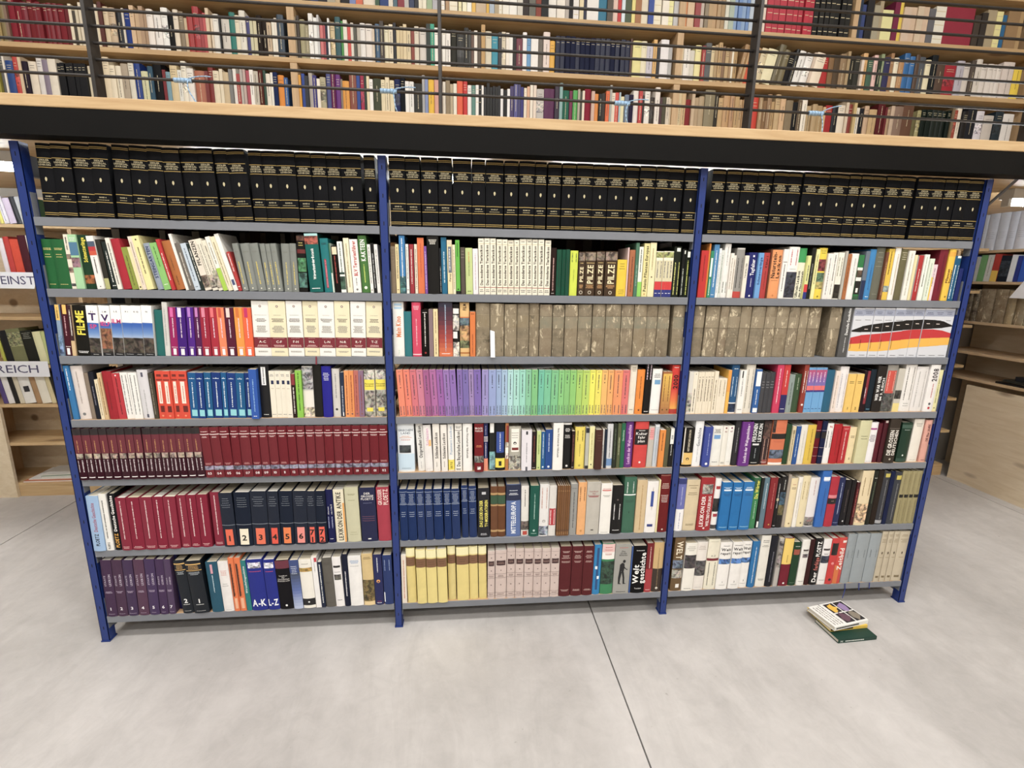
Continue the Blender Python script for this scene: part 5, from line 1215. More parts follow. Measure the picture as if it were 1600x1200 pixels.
GALLERY_LOW="""-1200,12,a09838 -1187,28,6a6a6a -1158,11,e8e2d6 -1146,41,2a4a8a -1104,26,c04038 -1077,18,d8c0a0 -1057,29,2a2030 -1028,44,e8dcc8 -982,30,e0dcd8 -952,36,8a7e92 -915,45,e8e0d0 -869,23,14151a -846,23,14151a -821,23,14151a -797,24,14151a -772,22,14151a -749,22,14151a -726,24,14151a -701,23,d8ccb0 -677,35,d0c0a0 -640,29,c8b898 -610,36,e0d0b0 -574,32,e8dcc0 -540,32,e6dcc4 -507,39,b4a692 -467,31,e0dccc -435,34,1e3e8a -400,43,d8d8ae -356,29,3a5a70 -325,46,16181c -278,19,7a2028 -258,26,7aa0b0 -231,42,d8c498 -188,23,e0e0d8 -164,30,e8e2d0 -133,39,ece8e0 -93,60,b06a50 -32,22,7a2a28 -9,29,802c28 20,35,e8dcc0 56,20,e4d8bc 77,34,d0bc98 112,21,7a7a78 134,20,e8e4dc 155,22,a83838 178,15,b8b0a8 194,16,c0a8a0 211,20,b04858 232,23,f0ece4 256,30,c8c0b0 287,26,5a2a22 313,16,2a4a3a 330,26,e8e0d0 357,15,e8e4d8 373,26,1c2c5a 399,36,e89030 436,23,2a5a9a 502,40,e0a020 543,19,2848a0 563,22,2a2c34 586,23,b0a8a0 609,24,3a3480 635,21,f0e8d8 656,35,b0a888 692,28,4a5088 721,28,6a2858 750,28,6a2a80 779,14,887a70 793,41,e0982a 835,44,8a4a3a 880,21,2a4a98 902,23,a82048 926,14,2a3a30 941,17,e8d8b0 959,22,efeeea 983,47,4a5040 1031,26,e8dcb8 1058,25,e6d8b4 1084,29,e8dcb8 1114,37,2a3460 1152,29,141820 1182,24,efeeea 1206,30,e8e8e4 1238,50,2a2a26 1288,18,b0b0b0 1307,20,8090c0 1328,36,f0c030 1365,31,d8a090 1397,22,c8b8a8 1419,18,e0d8c8 1438,27,9a8a70 1466,20,b8a888 1487,22,e8e4d0 1510,37,e85a30 1548,29,cc2a28 1578,26,efeeea 1605,24,5a8a80 1630,20,efeeea 1651,17,1c1c1c 1668,14,efeeea 1683,17,26262a 1702,19,1a1a1a 1722,17,202020 1740,17,1c1c20 1758,17,202020 1775,16,242428 1792,18,e8e8e8 1812,22,161616 1835,18,efefef 1854,25,4a4070 1880,23,5a5a98 1904,19,4a4878 1924,19,3a3880 1945,19,e8dcc8 1965,19,e0b090 1985,19,ece4d4 2006,21,e8d8c8 2028,48,c0bcb8 2077,71,5a2050 2149,30,3a3040 2180,21,8ab0b0 2202,44,2a6a58 2248,21,7a2a50 2270,30,4aa850 2302,16,b0a898 2318,13,4a4a40 2332,16,e8dcc8 2349,43,90203a 2393,22,d0b0a0 2415,27,e08a30 2443,24,161616 2468,22,3a2a20 2491,24,e86a30 2516,16,a8a8a0 2533,23,e8dcc8 2556,24,d84838 2581,12,a8c0c8 2594,24,e8e0b0 2619,29,6a7a90 2649,29,2a2440 2679,37,efeae4 2717,24,c03030 2742,14,2a1a18 2758,36,efece6 2795,31,3a3028 2827,33,efe8e0 2862,16,4a2a30 2879,29,5a5848 2909,25,d8ccb8 2935,14,e0d0b0 2986,29,d8c498 3016,28,d0b080 3045,35,8a2c30 3081,22,c8b090 3104,31,b8a080 3135,37,b09a78 3174,70,8a7f62 3245,28,3a3630 3274,34,c8a878 3309,45,c09868 3354,31,b89068 3387,31,c0a070 3419,27,c4a478 3447,31,b89468 3479,31,a88860 3511,50,cc3a28 3562,27,a88a64 3590,27,8a6a4a 3618,32,9a7a58 3651,27,c0a070 3679,36,c8ac80 3716,37,d8b48a 3754,51,8a7a60 3806,37,1e1e20 3843,32,6a5a48 3876,37,efe8d8 3914,37,b8a078 3952,37,b49a70 3990,37,b09468 4028,20,d0b080 4049,50,a8282c 4100,42,1a1c24 4143,56,e8dcc8 4201,21,d8c8b0 4223,31,8a3a30 4255,22,c8b078 4278,34,ece4d4 4313,29,22222a 4344,34,c8a888 4379,57,c8a878 4437,53,5a1a20 4491,19,6a2028 4511,27,b89a78 4539,28,c8b098 4567,66,8a7060 4634,81,6a4a38 4716,30,6a6440 4747,30,a8a070 4778,35,16211c 4815,41,16211c 4856,41,16211c 4898,41,16211c 4940,32,16211c 4973,28,16211c 5002,20,7a6a50 5023,28,a04a38 5053,38,ece0cc 5092,41,1e1c1c 5134,73,24262c 5208,59,dcd8e0 5268,77,c8c0b8 5346,63,22303a 5410,85,e0dcd8"""
GALLERY_MID="""-1143,13,a8905a -1129,28,8a7a50 -1100,16,8a7060 -1083,34,8a2030 -1049,31,882030 -1017,34,802030 -982,28,7a2028 -954,28,80202c -925,24,80202c -900,28,80202c -871,28,80202c -843,28,80202c -814,34,80202c -779,21,6a1a22 -756,18,e8dcc0 -737,17,4a4238 -719,16,d8ccb0 -701,18,e0d4bc -682,22,c0b0a0 -659,25,c8b8a0 -633,31,e0d4c0 -601,12,e0d0b0 -588,22,5a2820 -565,28,d8c4a0 -536,38,c8b090 -497,32,1c2028 -464,12,d8d0c0 -451,32,28408a -418,25,d8b890 -392,25,c8a880 -366,25,b09070 -339,16,a88868 -323,35,ece4dc -286,39,f0ece8 -246,38,f0f0ec -208,34,1c1c1e -173,28,e8dcc8 -144,26,8a7a62 -118,19,c8b08a -98,33,a83434 -64,36,a83236 -27,19,a03034 -7,19,c04848 13,19,d8c0a0 34,13,e0d0b8 47,37,efece4 85,9,1e1e20 95,47,d0cac0 142,33,1a7a70 176,26,e8e0c8 204,35,e8e4d8 239,20,3a3a7a 260,18,c8c4a0 279,21,d0c8a0 301,29,2a221e 331,29,2c2420 360,25,c8b090 386,16,ece8d8 403,16,e8e0d0 420,39,3a4a5a 492,42,a89a80 535,16,4a4038 553,30,a8a078 584,24,989070 609,25,efeeea 635,22,efefec 658,13,c8c8c8 672,20,d87878 693,13,c85a60 707,13,1e2038 721,11,f0f0ee 733,29,d0bc90 764,33,2a5a60 798,13,4a9a48 812,24,e8e4d4 837,20,d8504a 858,17,e8e0d0 876,17,5a5a50 894,20,c8c0b0 915,31,efece8 947,42,e8e0d8 990,13,d8c8b0 1005,28,4a6a8a 1034,24,4a4038 1059,31,e8e0c0 1091,24,e8dcc0 1117,17,1c1c24 1135,21,dcc898 1156,21,d8c498 1178,21,e0cca0 1200,24,dccaa0 1226,21,8a3a28 1247,28,e4dcc8 1277,43,d8d0c8 1321,25,1a2a20 1346,25,18a080 1372,25,efece4 1398,21,e8e0d4 1420,21,efece4 1442,29,f0ece6 1471,40,3a3a34 1512,44,2a2a28 1557,29,24241f 1586,14,3a3a36 1601,18,6a4a38 1620,21,efe8dc 1642,21,5a4a38 1665,25,c09858 1691,40,d8d0b8 1732,40,4aa0b8 1774,22,3a3a40 1796,25,d8ccb0 1823,22,efe8dc 1845,22,efefe8 1868,21,22201e 1890,39,7a3848 1930,27,efeef0 1958,25,6aa0d0 1984,47,f0eeea 2032,31,6a6258 2064,42,e8d8d0 2107,34,e8b030 2143,31,1e2440 2175,32,1e2440 2208,31,1e2440 2241,32,1e2440 2274,32,1e2440 2307,32,1e2440 2340,32,1e2440 2373,32,1e2440 2406,33,1e2440 2439,33,1e2440 2473,32,1e2440 2506,33,1e2440 2540,32,1e2440 2573,33,1e2440 2606,33,1e2440 2640,13,5a3a30 2655,56,ece49c 2711,37,e8e0c0 2749,45,d0ccd8 2795,24,e0b060 2820,20,1c1c24 2841,54,f0eef0 2895,27,b8b8b8 2959,43,e8d8b0 3003,43,ece8e0 3047,34,dcd8cc 3082,41,ece4a0 3124,24,a83030 3149,39,6a6e70 3189,26,d8c498 3216,21,b09468 3238,26,c8a878 3265,21,8a6a4a 3288,26,c8ac80 3315,17,a88860 3333,17,efe8d4 3351,26,b89868 3378,31,a88458 3409,17,c09a68 3428,35,d85a38 3464,35,b08a60 3500,45,d8c8a0 3546,72,efe8c0 3619,45,6a6248 3665,40,7a7050 3706,40,1e1e20 3747,27,202020 3775,45,efeeea 3821,50,f0eeea 3872,22,d8c4b0 3896,69,efe0c8 3966,60,b83030 4026,37,8a6a48 4064,41,5a4a38 4106,46,9a8060 4153,21,b09870 4175,43,2e2e28 4219,39,3a3a34 4259,19,e8d8c8 4278,34,e0b070 4313,39,4a6a58 4353,29,e8c0b8 4383,24,2a3a30 4408,24,90a078 4433,44,3a3a60 4478,24,a88058 4503,34,ece4c8 4538,37,b88a58 4576,41,2a6aa8 4618,39,3070b0 4659,29,5a463a 4689,50,5a6068 4740,40,ece4c0 4780,45,1e2226 4826,65,5a463a 4893,86,a82434 4980,56,b8b4c0 5037,51,d8d0c8 5088,35,5a5048 5125,46,dcd4c8 5171,46,e4dcd4 5218,46,e4dcd4 5265,30,e4dcd4 5297,36,e4dcd4 5333,88,dcd0c8 5423,62,f0d028"""
GALLERY_TOP="""501,36,5a3a30 538,40,c8b898 579,47,1c1c20 627,47,2a3a6a 675,54,24242c 730,47,b0a890 779,20,d8c8b0 763,41,c8b088 805,55,1e1a1a 861,37,7a8ac0 899,41,d86a4a 941,73,e8dcc8 1014,27,3a5a40 1043,52,1c3a7a 1095,27,e0d8c8 1124,24,4a6a78 1149,42,8a2030 1191,27,b8b4b0 1220,31,24345a 1252,24,16161a 1277,24,e8e0c8 1302,24,efe8d0 1327,35,98b088 1363,49,b0b0b8 1413,28,ece8e0 1442,24,b08a60 1467,53,ece4cc 1522,24,ece4b0 1547,28,f0ecc8 1576,28,efefe4 1605,25,e8b83a 1631,65,c8b090 1697,17,e0b020 1715,32,a8b8c8 1748,51,b0a080 1776,22,ece8d8 1799,42,efece0 1842,49,f0efe8 1892,34,d8d4c8 1927,38,2a1a14 1966,42,6a6a60 2009,34,8a3a28 2044,46,1a1a1c 2091,50,f0ece4 2143,54,efe8dc 2198,24,b8b0a8 2223,25,1e1a1c 2249,39,ece8e4 2289,27,e8d8b0 2317,19,3a3a50 2337,75,efece8 2413,55,2a7a9a 2469,39,5a5248 2509,31,e8c8b8 2541,23,c83030 2566,23,d8e8f0 2590,40,4a5a40 2631,23,e8dc80 2655,40,a87040 2696,44,e8dcc0 2740,36,2848a0 2777,52,ece4cc 2831,44,efe8d8 2876,36,ece8a0 2912,55,c0c0c0 2968,34,d88030 3003,47,d8b890 3051,38,9a3030 3090,25,c8b8a8 3116,25,8a7a60 3142,30,b89868 3173,30,c09c6c 3203,25,b49468 3230,25,a88858 3256,25,d8d8c8 3283,34,a8b8a8 3318,25,8aa8d0 3344,26,6a90c8 3371,30,88a8d0 3402,21,6a90c8 3424,70,b8c8d8 3495,44,e8d8c8 3540,44,c02840 3585,44,b82a40 3629,49,c02840 3679,49,b82a40 3729,35,c02840 3765,35,b82a40 3801,35,c02840 3837,35,b82a40 3874,36,1c1c1c 3910,36,222220 3947,36,1c1c1c 3984,36,222220 4020,36,1c1c1c 4057,37,1c1c1c 4096,38,222220 4163,18,c8c0a8 4182,28,2a3a50 4211,33,3a4a80 4245,48,28282c 4294,43,a8a088 4338,28,b0a080 4367,77,e8e4a0 4445,38,7a2448 4485,24,e8cc40 4509,53,d8c0a8 4563,44,d8bca0 4608,44,d8c4a8 4653,39,d8bca0 4692,49,6a6a70 4742,79,ece8d8 4822,221,9a2a40 5044,45,4a4038 5090,45,3a3430 5136,71,b0a080 5207,50,ece49c 5258,30,2a6a9a 5289,92,a08058 5382,30,b89868"""


ZS = [1.758, 1.505, 1.2527, .9994, .7514, .4338, .12]
BAY = 1.25
SHELF_WORD = ['top', 'second', 'third', 'fourth', 'fifth', 'sixth', 'bottom']
BAY_WORD = ['left', 'middle', 'right']
SETWORD = {'gilt': 'black encyclopedia volume with gold bands', 'greyset': 'grey volume with yellow vertical title', 'tier': 'cream animal lexicon volume',
 'pilze': 'brown mushroom guide volume', 'field': 'slim field guide with red band', 'filmset': 'film lexicon volume with panorama spine', 'rainbowpurple': None,
 'lexset': None, 'old': 'worn brown leather volume', 'flagset': 'pale volume with painted flag spine', 'orangeset': 'orange-red boxed volume',
 'blueset': None, 'cubeset': 'cream volume with small blue square', 'gradset': None, 'photos': 'portrait-covered book with yellow label', 'rainbow': None,
 'browngold': 'slim brown-to-yellow volume', 'creamset': 'slim cream volume', 'geoset': 'light blue volume with purple head', 'artset': 'dark maroon volume with black head and picture strip',
 'redset': 'red volume with photo strip and number', 'crimson': 'crimson volume with white vertical title', 'navyset': 'navy volume with coloured number patch',
 'bluebio': 'dark blue volume with silver lines', 'brownpair': 'brown volume with green title field', 'woodset': 'thin brown volume', 'weltblue': 'bright blue volume with white script',
 'olive': 'olive volume with black label', 'purple': 'purple volume with white number', 'twovol': 'black volume with gold head', 'orangepair': 'orange book with dark title panel',
 'akset': 'royal blue volume with outlined letters', 'yellow': 'yellow volume with brown label', 'pink': 'pinkish volume with dark label', 'darkred': 'dark red volume with pale lettering',
 'report': 'white volume with blue picture band', 'greybox': 'plain grey volume', 'tanset': 'tan volume with small crest'}
KW = {'e': 'encyclopedia_volume', 'h': 'hardcover_book', 'p': 'paperback_book', 'o': 'antique_volume'}
LETC = lambda d: next((cname(t[2:].split('|')[1]) for t in d.split(';') if t[:1] in 'VDH' and len(t.split('|')) > 2 and t[2:3] != '|'), None)
cur = None; idx = 0
BOOKROWS = {}
for ln in BOOKS.split('\n'):
    if ln.startswith('>'):
        cur = tuple(int(q) for q in ln[1:].split()); BOOKROWS[cur] = []; continue
    p = ln.split(' ', 8)
    d = p[8] if len(p) > 8 else ''
    if d.startswith('$'): d = ZED.replace('{}', d[1:])
    elif d.startswith('%'): d = TEMPLATES[int(d[1:])]
    BOOKROWS[cur].append([float(p[0])/1000, float(p[1])/1000, float(p[2])/1000, float(p[3]), None if p[4] == '_' else float(p[4])/1000, p[5], '' if p[6] == '_' else p[6], p[7], d])
def build_case_books():
    for (s, bay), row in BOOKROWS.items():
        top = (ZS[s-1] - ZS[s] - .006) if s else .252
        lipz = (ZS[s-1] - ZS[s] - .032) if s else .255
        tn = [math.tan(math.radians(q[3])) for q in row]
        def gap_(i): return row[i+1][0]-(row[i][0]+row[i][1]/math.cos(math.radians(row[i][3])))+.0006
        e_ = row[-1]; tn[-1] = min(tn[-1], max(0, (BAY-.0196-e_[0]-e_[1])/e_[2]))
        for i in range(len(row)-2, -1, -1): tn[i] = min(tn[i], tn[i+1]+max(0, gap_(i))/min(row[i][2], row[i+1][2]))
        tn[0] = max(tn[0], -max(0, row[0][0]-.0196)/row[0][2])
        for i in range(1, len(row)): tn[i] = max(tn[i], tn[i-1]-max(0, gap_(i-1))/min(row[i][2], row[i-1][2]))
        for q, v_ in zip(row, tn): q[3] = math.degrees(math.atan(v_))
        for i, (x, w, h, le, r, k, lb, col, d) in enumerate(row):
            R = seeded('pos', s, bay, i)
            if r is None: r = R.uniform(.002, .009) if k != 'e' else R.uniform(-.004, .004)
            w = max(.005, w-.0008); th = math.radians(le)
            if x < .0186: w -= .0186-x; x = .0186
            w = min(w, BAY-.0186-x)
            h = min(h, (lipz-.0015-w*abs(math.sin(th)))/math.cos(th) if s else .25)
            dp = min(.205, max(.115, .7*h)) if k != 'e' else .175
            if k == 'o': dp = .15
            name = KW['e'] if (lb and k in 'he' and lb not in ('photos',)) else KW[k]
            root = empty(name, (bay*BAY+x+.0004, r, ZS[s]+.0006+(w*math.sin(th) if th > 0 else 0)))
            root.rotation_euler = (0, th, 0)
            book_parts(root, w, h, dp, col, k, d, (s, bay, i))
            what = SETWORD.get(lb) if lb else None
            if not what:
                lc = LETC(d); base = {'h': 'hardback', 'p': 'paperback', 'e': 'volume', 'o': 'old book'}[k]
                size = 'thick ' if w > .036 else 'thin ' if w < .011 else ''
                what = f'{size}{cname(col)} {base}' + (f' with {lc} title' if lc else '')
            tag(root, f'{what}, {ORD(i+1)} from left, {SHELF_WORD[s]} shelf, {BAY_WORD[bay]} bay', 'book',
                (f'matching volumes, {SETWORD.get(lb) or "colour-graded set"}' if lb else f'books on the {SHELF_WORD[s]} shelf of the {BAY_WORD[bay]} bay'))

# ------------------------------------------------------------------ the steel bookcase
def build_case():
    bc = empty('metal_bookcase')
    tag(bc, 'long blue and grey steel bookcase of three bays filled with books', 'bookcase')
    D = .5
    for i in range(4):
        x = i*BAY
        for y0, y1 in ((-.004, .036), (D-.036, D+.004)):
            pb = MB()
            yf = y0 if y0 < .1 else y1-.002
            pb.box(x-.0155, x+.0155, yf, yf+.002, 0, 2.008)
            pb.box(x-.0155, x-.0135, y0, y1, 0, 2.008).box(x+.0135, x+.0155, y0, y1, 0, 2.008)
            po = pb.obj('post', M['blue'], bc)
            if y0 < .1:
                sl = MB()
                for k in range(20):
                    z = .06+k*.1
                    sl.box(x-.0016, x+.0016, yf-.0004, yf+.0005, z, z+.014)
                sl.obj('slot_row', M['dark'], po)
                ft = MB().box(x-.018, x+.018, y0-.003, y1+.004, 0, .006).obj('foot_plate', M['blue'], po)
        # end frame side braces
        for z in (.045, 1.9):
            MB().box(x-.012, x+.012, .034, D-.034, z, z+.07).obj('side_brace', M['grey'], bc)
        for s, z in enumerate(ZS):
            for sx in (-1, 1):
                if (i == 0 and sx < 0) or (i == 3 and sx > 0): continue
                xx = x+sx*.0165
                MB().box(xx-.001, xx+.001, .004, .034, z-.06, z-.002).box(xx-.001, xx+.001, .006, .03, z+.0, z+.085).obj('bracket', M['grey'], bc)
    for s, z in enumerate(ZS):
        for b_ in range(3):
            x0, x1 = b_*BAY+.0178, (b_+1)*BAY-.0178
            t = MB().box(x0, x1, .0, D, z-.003, z).box(x0, x1, -.0015, .0, z-.03, z).box(x0, x1, D, D+.0015, z-.03, z)
            t.box(x0, x1, 0, .012, z-.03, z-.0285)
            sh = bevel(t.obj('shelf', M['grey'], bc), .0008, 1)
            if s in (3, 4, 6):
                MB().box(x0+.001, x1-.001, .0005, D-.001, z, z+.0005).obj('shelf_liner', M['liner'], sh)
    # board closing the back of some compartments
    MB().box(.56, 1.23, .262, .266, 1.2535, 1.47).obj('back_board', M['liner'], bc)
    return bc
bc = build_case()
build_case_books()

# books standing on the far side of the case, seen only through gaps
def far_side():
    R = random.Random(5); mb = MB()
    pal = ['1e1a18', '2a2420', '3a2c24', '22242c', '4a3a2c', '1a1a1c', '5a5048', '302824', '3c1c1c', '241e1c']  # mostly dark tones: the shade in the gaps is put into the colours
    for s, z in enumerate(ZS):
        for b_ in range(3):
            x = b_*BAY+.02
            while x < (b_+1)*BAY-.065:
                w = R.uniform(.014, .045); h = R.uniform(.237, .245) if 0 < s < 5 else R.uniform(.2, .22) if s == 0 else R.uniform(.2, .27)
                c = lin(R.choice(pal))
                mb.box(x, x+w-.001, .30, .49, z+.001, z+h, 0, c)
                if R.random() < .08: mb.box(x+.002, x+w-.003, .297, .30, z+.004, z+h-.004, 0, lin('9a9080'))
                x += w
    o = mb.obj('far_side_books', M['cloth'])
    tag(o, 'backs of books on the far side, coloured dark for the shaded gaps', 'books', kind='stuff')
far_side()


# ------------------------------------------------------------------ gallery shelving and books
ZG = [2.572, 2.8725, 3.1857, 3.50]
YG = 1.5
gs = empty('gallery_shelving', (0, YG, 2.158))
tag(gs, 'tall pine wall shelving along the gallery behind the railing', 'shelving')
for k, z in enumerate([2.25]+ZG+[3.84]):
    bevel(MB().box(XL+.02, XR-.02, 0, .28, z-.028-2.158, z-2.158).obj('shelf_board', M['wood_x'], gs), .002)
for x in (-4.33, -1.93, .485, 2.945, 5.60):
    for za, zb in zip([2.158]+[2.25]+ZG, [2.222]+[q-.0285 for q in ZG]+[3.811]):
        MB().box(x, x+.042, .002, .278, za+.0005-2.158, zb-.0005-2.158).obj('partition', M['wood_z'], gs)
for za, zb in ((3.187, 3.47),):
    MB().box(4.15, 4.185, .002, .278, za-2.158, zb-2.158).obj('partition', M['wood_z'], gs)
allg = []
for nm, z, data in (('lowest', ZG[0], GALLERY_LOW), ('middle', ZG[1], GALLERY_MID), ('uppermost', ZG[2], GALLERY_TOP)):
    for i, q in enumerate(data.split()):
        x, w, c = q.split(','); allg.append([nm, z, i, float(x)/1000, float(w)/1000, c])
cand = sorted([g for g in allg if g[0] != 'uppermost'], key=lambda g: -g[4])[:300]
single = {(g[0], g[2]) for g in cand}
rest = MB()
for nm, z, i, x, w, c in allg:
    R = seeded('g', nm, i)
    same = sum(1 for g in allg if g[0] == nm and g[5][:4] == c[:4]) > 3 or c in ('c02840', 'b82a40', '1c1c1c', '222220')
    h = (.215 if same else R.choice([.19, .2, .205, .21, .22, .23, .235, .245])) + (0 if same else R.uniform(-.006, .006))
    if same: h = {'lowest': .205, 'middle': .215, 'uppermost': .225}[nm]
    w = max(.006, w-.001)
    for px_ in (.485, 2.945, 5.60) + ((4.15,) if nm == 'uppermost' else ()):
        pw = .035 if px_ == 4.15 else .042
        if x < px_+pw and x+w > px_:
            if x+w/2 < px_+pw/2: w = max(.005, px_-.001-x)
            else: w = max(.005, x+w-px_-pw-.001); x = px_+pw+.001
    y0 = R.uniform(.004, .02)
    if nm == 'middle' and 3.9 <= x < 3.945: continue
    if (nm, i) in single:
        root = empty('gallery_book', (x, YG+y0, z+.0005))
        if nm == 'middle' and 3.36 < x < 3.9: root.rotation_euler = (0, .2, 0); w *= .975; root.location.z += w*math.sin(.2)
        L = sum(lin(c))/3
        tc = '2e2a28' if L > .3 else 'd8cca8'
        d = ''
        if w > .02:
            t = R.random()
            if t < .45: d = f'v {tc}|{R.uniform(.1,.4):.2f}|{R.uniform(.65,.95):.2f}|1'
            elif t < .7: d = f'h {tc}|.72|.9|{R.choice([2,3,3])};h {tc}|.06|.1|1'
            elif t < .8: d = f'P {c}|.3|.6;h {tc}|.75|.88|2'
            if same: d = f'h {tc}|.8|.92|2;h {tc}|.08|.12|1'
        book_parts(root, w, h, .15, c, 'h' if w > .024 else 'p', d, ('g', nm, i))
        tag(root, f'{cname(c)} book, {ORD(i+1)} from left on {nm} gallery shelf behind the railing', 'book', f'books on the {nm} gallery shelf')
    else:
        v0 = len(rest.v)
        if same and nm == 'uppermost': w -= .003
        rest.box(x, x+w, YG+y0, YG+y0+.15, z+.0005, z+h, 0, lin(c))
        if same and w > .015:
            for zf in (.12, .5, .86): rest.box(x+.004, x+w-.004, YG+y0-.0004, YG+y0, z+h*zf, z+h*zf+.004, 0, lin('d8c8a0'))
        rest.box(x+.001, x+w-.001, YG+y0+.002, YG+y0+.148, z+h-.001, z+h+.0003, 0, lin('d8cfba'))
        if nm == 'middle' and 3.36 < x < 3.9: rest.v[v0:] = [(a+(c_-z)*.2, b_, c_) for a, b_, c_ in rest.v[v0:]]
tag(rest.obj('distant_gallery_books', M['jacket']), 'remaining slim and upper books filling the gallery shelves', 'books', kind='stuff')

# ------------------------------------------------------------------ lamps under the gallery
def gusset():
    g = MB()
    def bar(p, q, w):
        d = (Vector(q)-Vector(p)).normalized(); n = Vector((-d.z, 0, d.x))*w
        a = [Vector(p)+n, Vector(q)+n, Vector(q)-n, Vector(p)-n]; v = [tuple(c) for c in a]+[tuple(c+Vector((0, .012, 0))) for c in a]
        g.add(v, [(0, 1, 2, 3), (7, 6, 5, 4), (0, 4, 5, 1), (1, 5, 6, 2), (2, 6, 7, 3), (3, 7, 4, 0)])
    bar((4.235, .3, 2.085), (4.10, .3, 1.955), .004)
    g.box(4.092, 4.10, .3, .312, 1.93, 2.1)
    g.obj('gusset', M['grey'], gb)
gusset()
def tube_lamp(x0, x1, y, z, label):
    t = empty('tube_lamp', ((x0+x1)/2, y, 2.107)); cx = (x0+x1)/2
    tag(t, label, 'lamp', 'fluorescent lamps under the gallery')
    MB().box(x0-cx, x1-cx, -.04, .04, z+.02-2.107, -.0005).obj('housing', M['ceiling'], t)
    MB().cyl((x0-cx+.02, 0, z-2.107), (x1-cx-.02, 0, z-2.107), .016, 12).obj('tube', M['tube'], t, smooth=True)
    for s in (x0-cx, x1-cx-.02): MB().box(s, s+.02, -.02, .02, z-.02-2.107, z+.02-2.107).obj('socket', M['ceiling'], t)
tube_lamp(-2.1, -.535, .7, 2.04, 'lit fluorescent tube under the gallery left of the bookcase')
tube_lamp(.2, 1.7, .72, 2.06, 'lit fluorescent tube behind the left and middle bays')
tube_lamp(2.0, 3.5, .72, 2.06, 'lit fluorescent tube behind the middle and right bays')
tube_lamp(4.62, 5.5, .68, 2.035, 'lit fluorescent tube under the gallery right of the bookcase')

# ------------------------------------------------------------------ pine wall shelving under the gallery, left and right
def pine_unit(name, x0, x1, boards, label, closed=None):
    u = empty(name, (x0, 1.53, 0)); tag(u, label, 'shelving')
    W_ = x1-x0
    for z in boards: bevel(MB().box(0, W_, 0, .3, z-.022, z).obj('shelf_board', M['wood_x'], u), .0015, 1)
    MB().box(0, W_, .3, .312, 0, 2.05).obj('back_panel', M['panel'], u)
    MB().box(0, W_, .0, .02, 0, boards[-1]-.023).obj('plinth', M['wood_x'], u)
    return u
bl = [1.848, 1.53, 1.263, .943, .67, .396, .1]
ul = pine_unit('pine_shelf_unit', -4.9, -.35, bl, 'raw pine wall shelving under the gallery left of the blue bookcase')
for x in (-1.80, -.98, -3.1):
    MB().box(x+4.9, x+4.922, .004, .3, .1, 2.05).obj('partition', M['wood_z'], ul)
MB().box(0, 4.9-1.576, -.022, -.001, 0, .648).obj('front_panel', M['panel'], ul)
ub = pine_unit('pine_shelf_unit', -.34, 5.55, bl, 'raw pine wall shelving behind the blue bookcase')
for x in (1.1, 2.5, 3.9, 5.3):
    MB().box(x+.34, x+.362, .004, .3, .1, 2.05).obj('partition', M['wood_z'], ub)
# right-hand unit stands at a right angle
ur = empty('pine_side_unit', (5.57, 0, 0)); tag(ur, 'raw pine shelving with a closed lower panel along the right wall', 'shelving')
br = [1.835, 1.60, 1.29, 1.05, .845]
for z in br: bevel(MB().box(0, .34, -1.9, 1.84, z-.02, z).obj('shelf_board', M['wood_y'], ur), .0015, 1)
MB().box(-.001, .02, -1.9, 1.49, 0, .79).obj('front_panel', M['panel'], ur)
MB().box(.345, .36, -1.9, 1.84, 0, 2.05).obj('back_panel', M['panel'], ur)
for y in (-1.9, -.55, .8): MB().box(.002, .338, y, y+.02, .8, 2.05).obj('partition', M['wood_z'], ur)

def side_book(x, y, z, w, h, col, le, axis, label, grp, kind='h', d='', dp=.16):
    r = empty('shelf_book', (x, y, z+.0006)); th = math.radians(le)
    if axis == 'x': r.rotation_euler = (0, th, 0)
    else: r.rotation_euler = (0, th, -math.pi/2)
    r.location.z += w*math.sin(th) if th > 0 else 0
    book_parts(r, w, h, dp, col, kind, d, ('s', label)); tag(r, label, 'book', grp)
def row_left(z, x0, items, word, le):
    x = x0
    for i, (w, h, c, d) in enumerate(items):
        side_book(x, 1.545, z, w-.001, h, c, le, 'x', f'{cname(c)} book leaning, {ORD(i+1)} from left on {word} of left pine shelving', f'books on the {word} of the left pine shelving', 'h', d)
        x += w/math.cos(math.radians(le))+.001
row_left(1.53, -1.40, [(.03, .23, 'e8e0e4', ''), (.034, .24, 'c03a34', ''), (.05, .225, 'd8482c', ''), (.05, .25, '4a1a24', ''), (.018, .25, 'efe8e0', ''), (.07, .24, '1c1c1e', 'B efefef|.2|.8|.2|.45')], 'second board', -3)
row_left(1.848, -1.37, [(.02, .16, 'e8e060', ''), (.03, .165, 'f0ecf4', 'v 4a4a8a|.1|.8|1'), (.04, .155, 'd8c8e0', ''), (.03, .165, '22222a', ''), (.035, .165, 'c8ccd0', ''), (.025, .165, '3a6a4a', 'P 5a9a6a|.2|.8')], 'first board', -9)
row_left(.943, -1.52, [(.02, .21, 'b8b83a', ''), (.045, .225, '1a1a1c', ''), (.085, .235, '7a7a52', 'P 8a8a60|.5|.9'), (.07, .225, '26261f', 'h b8b8a8|.75|.95|4'), (.05, .22, 'e0dca8', ''), (.055, .22, 'c0c880', ''), (.035, .215, '22221e', 'v e8e4d8|.4|.95|1'), (.03, .2, 'd8d0b8', '')], 'fourth board', -6)
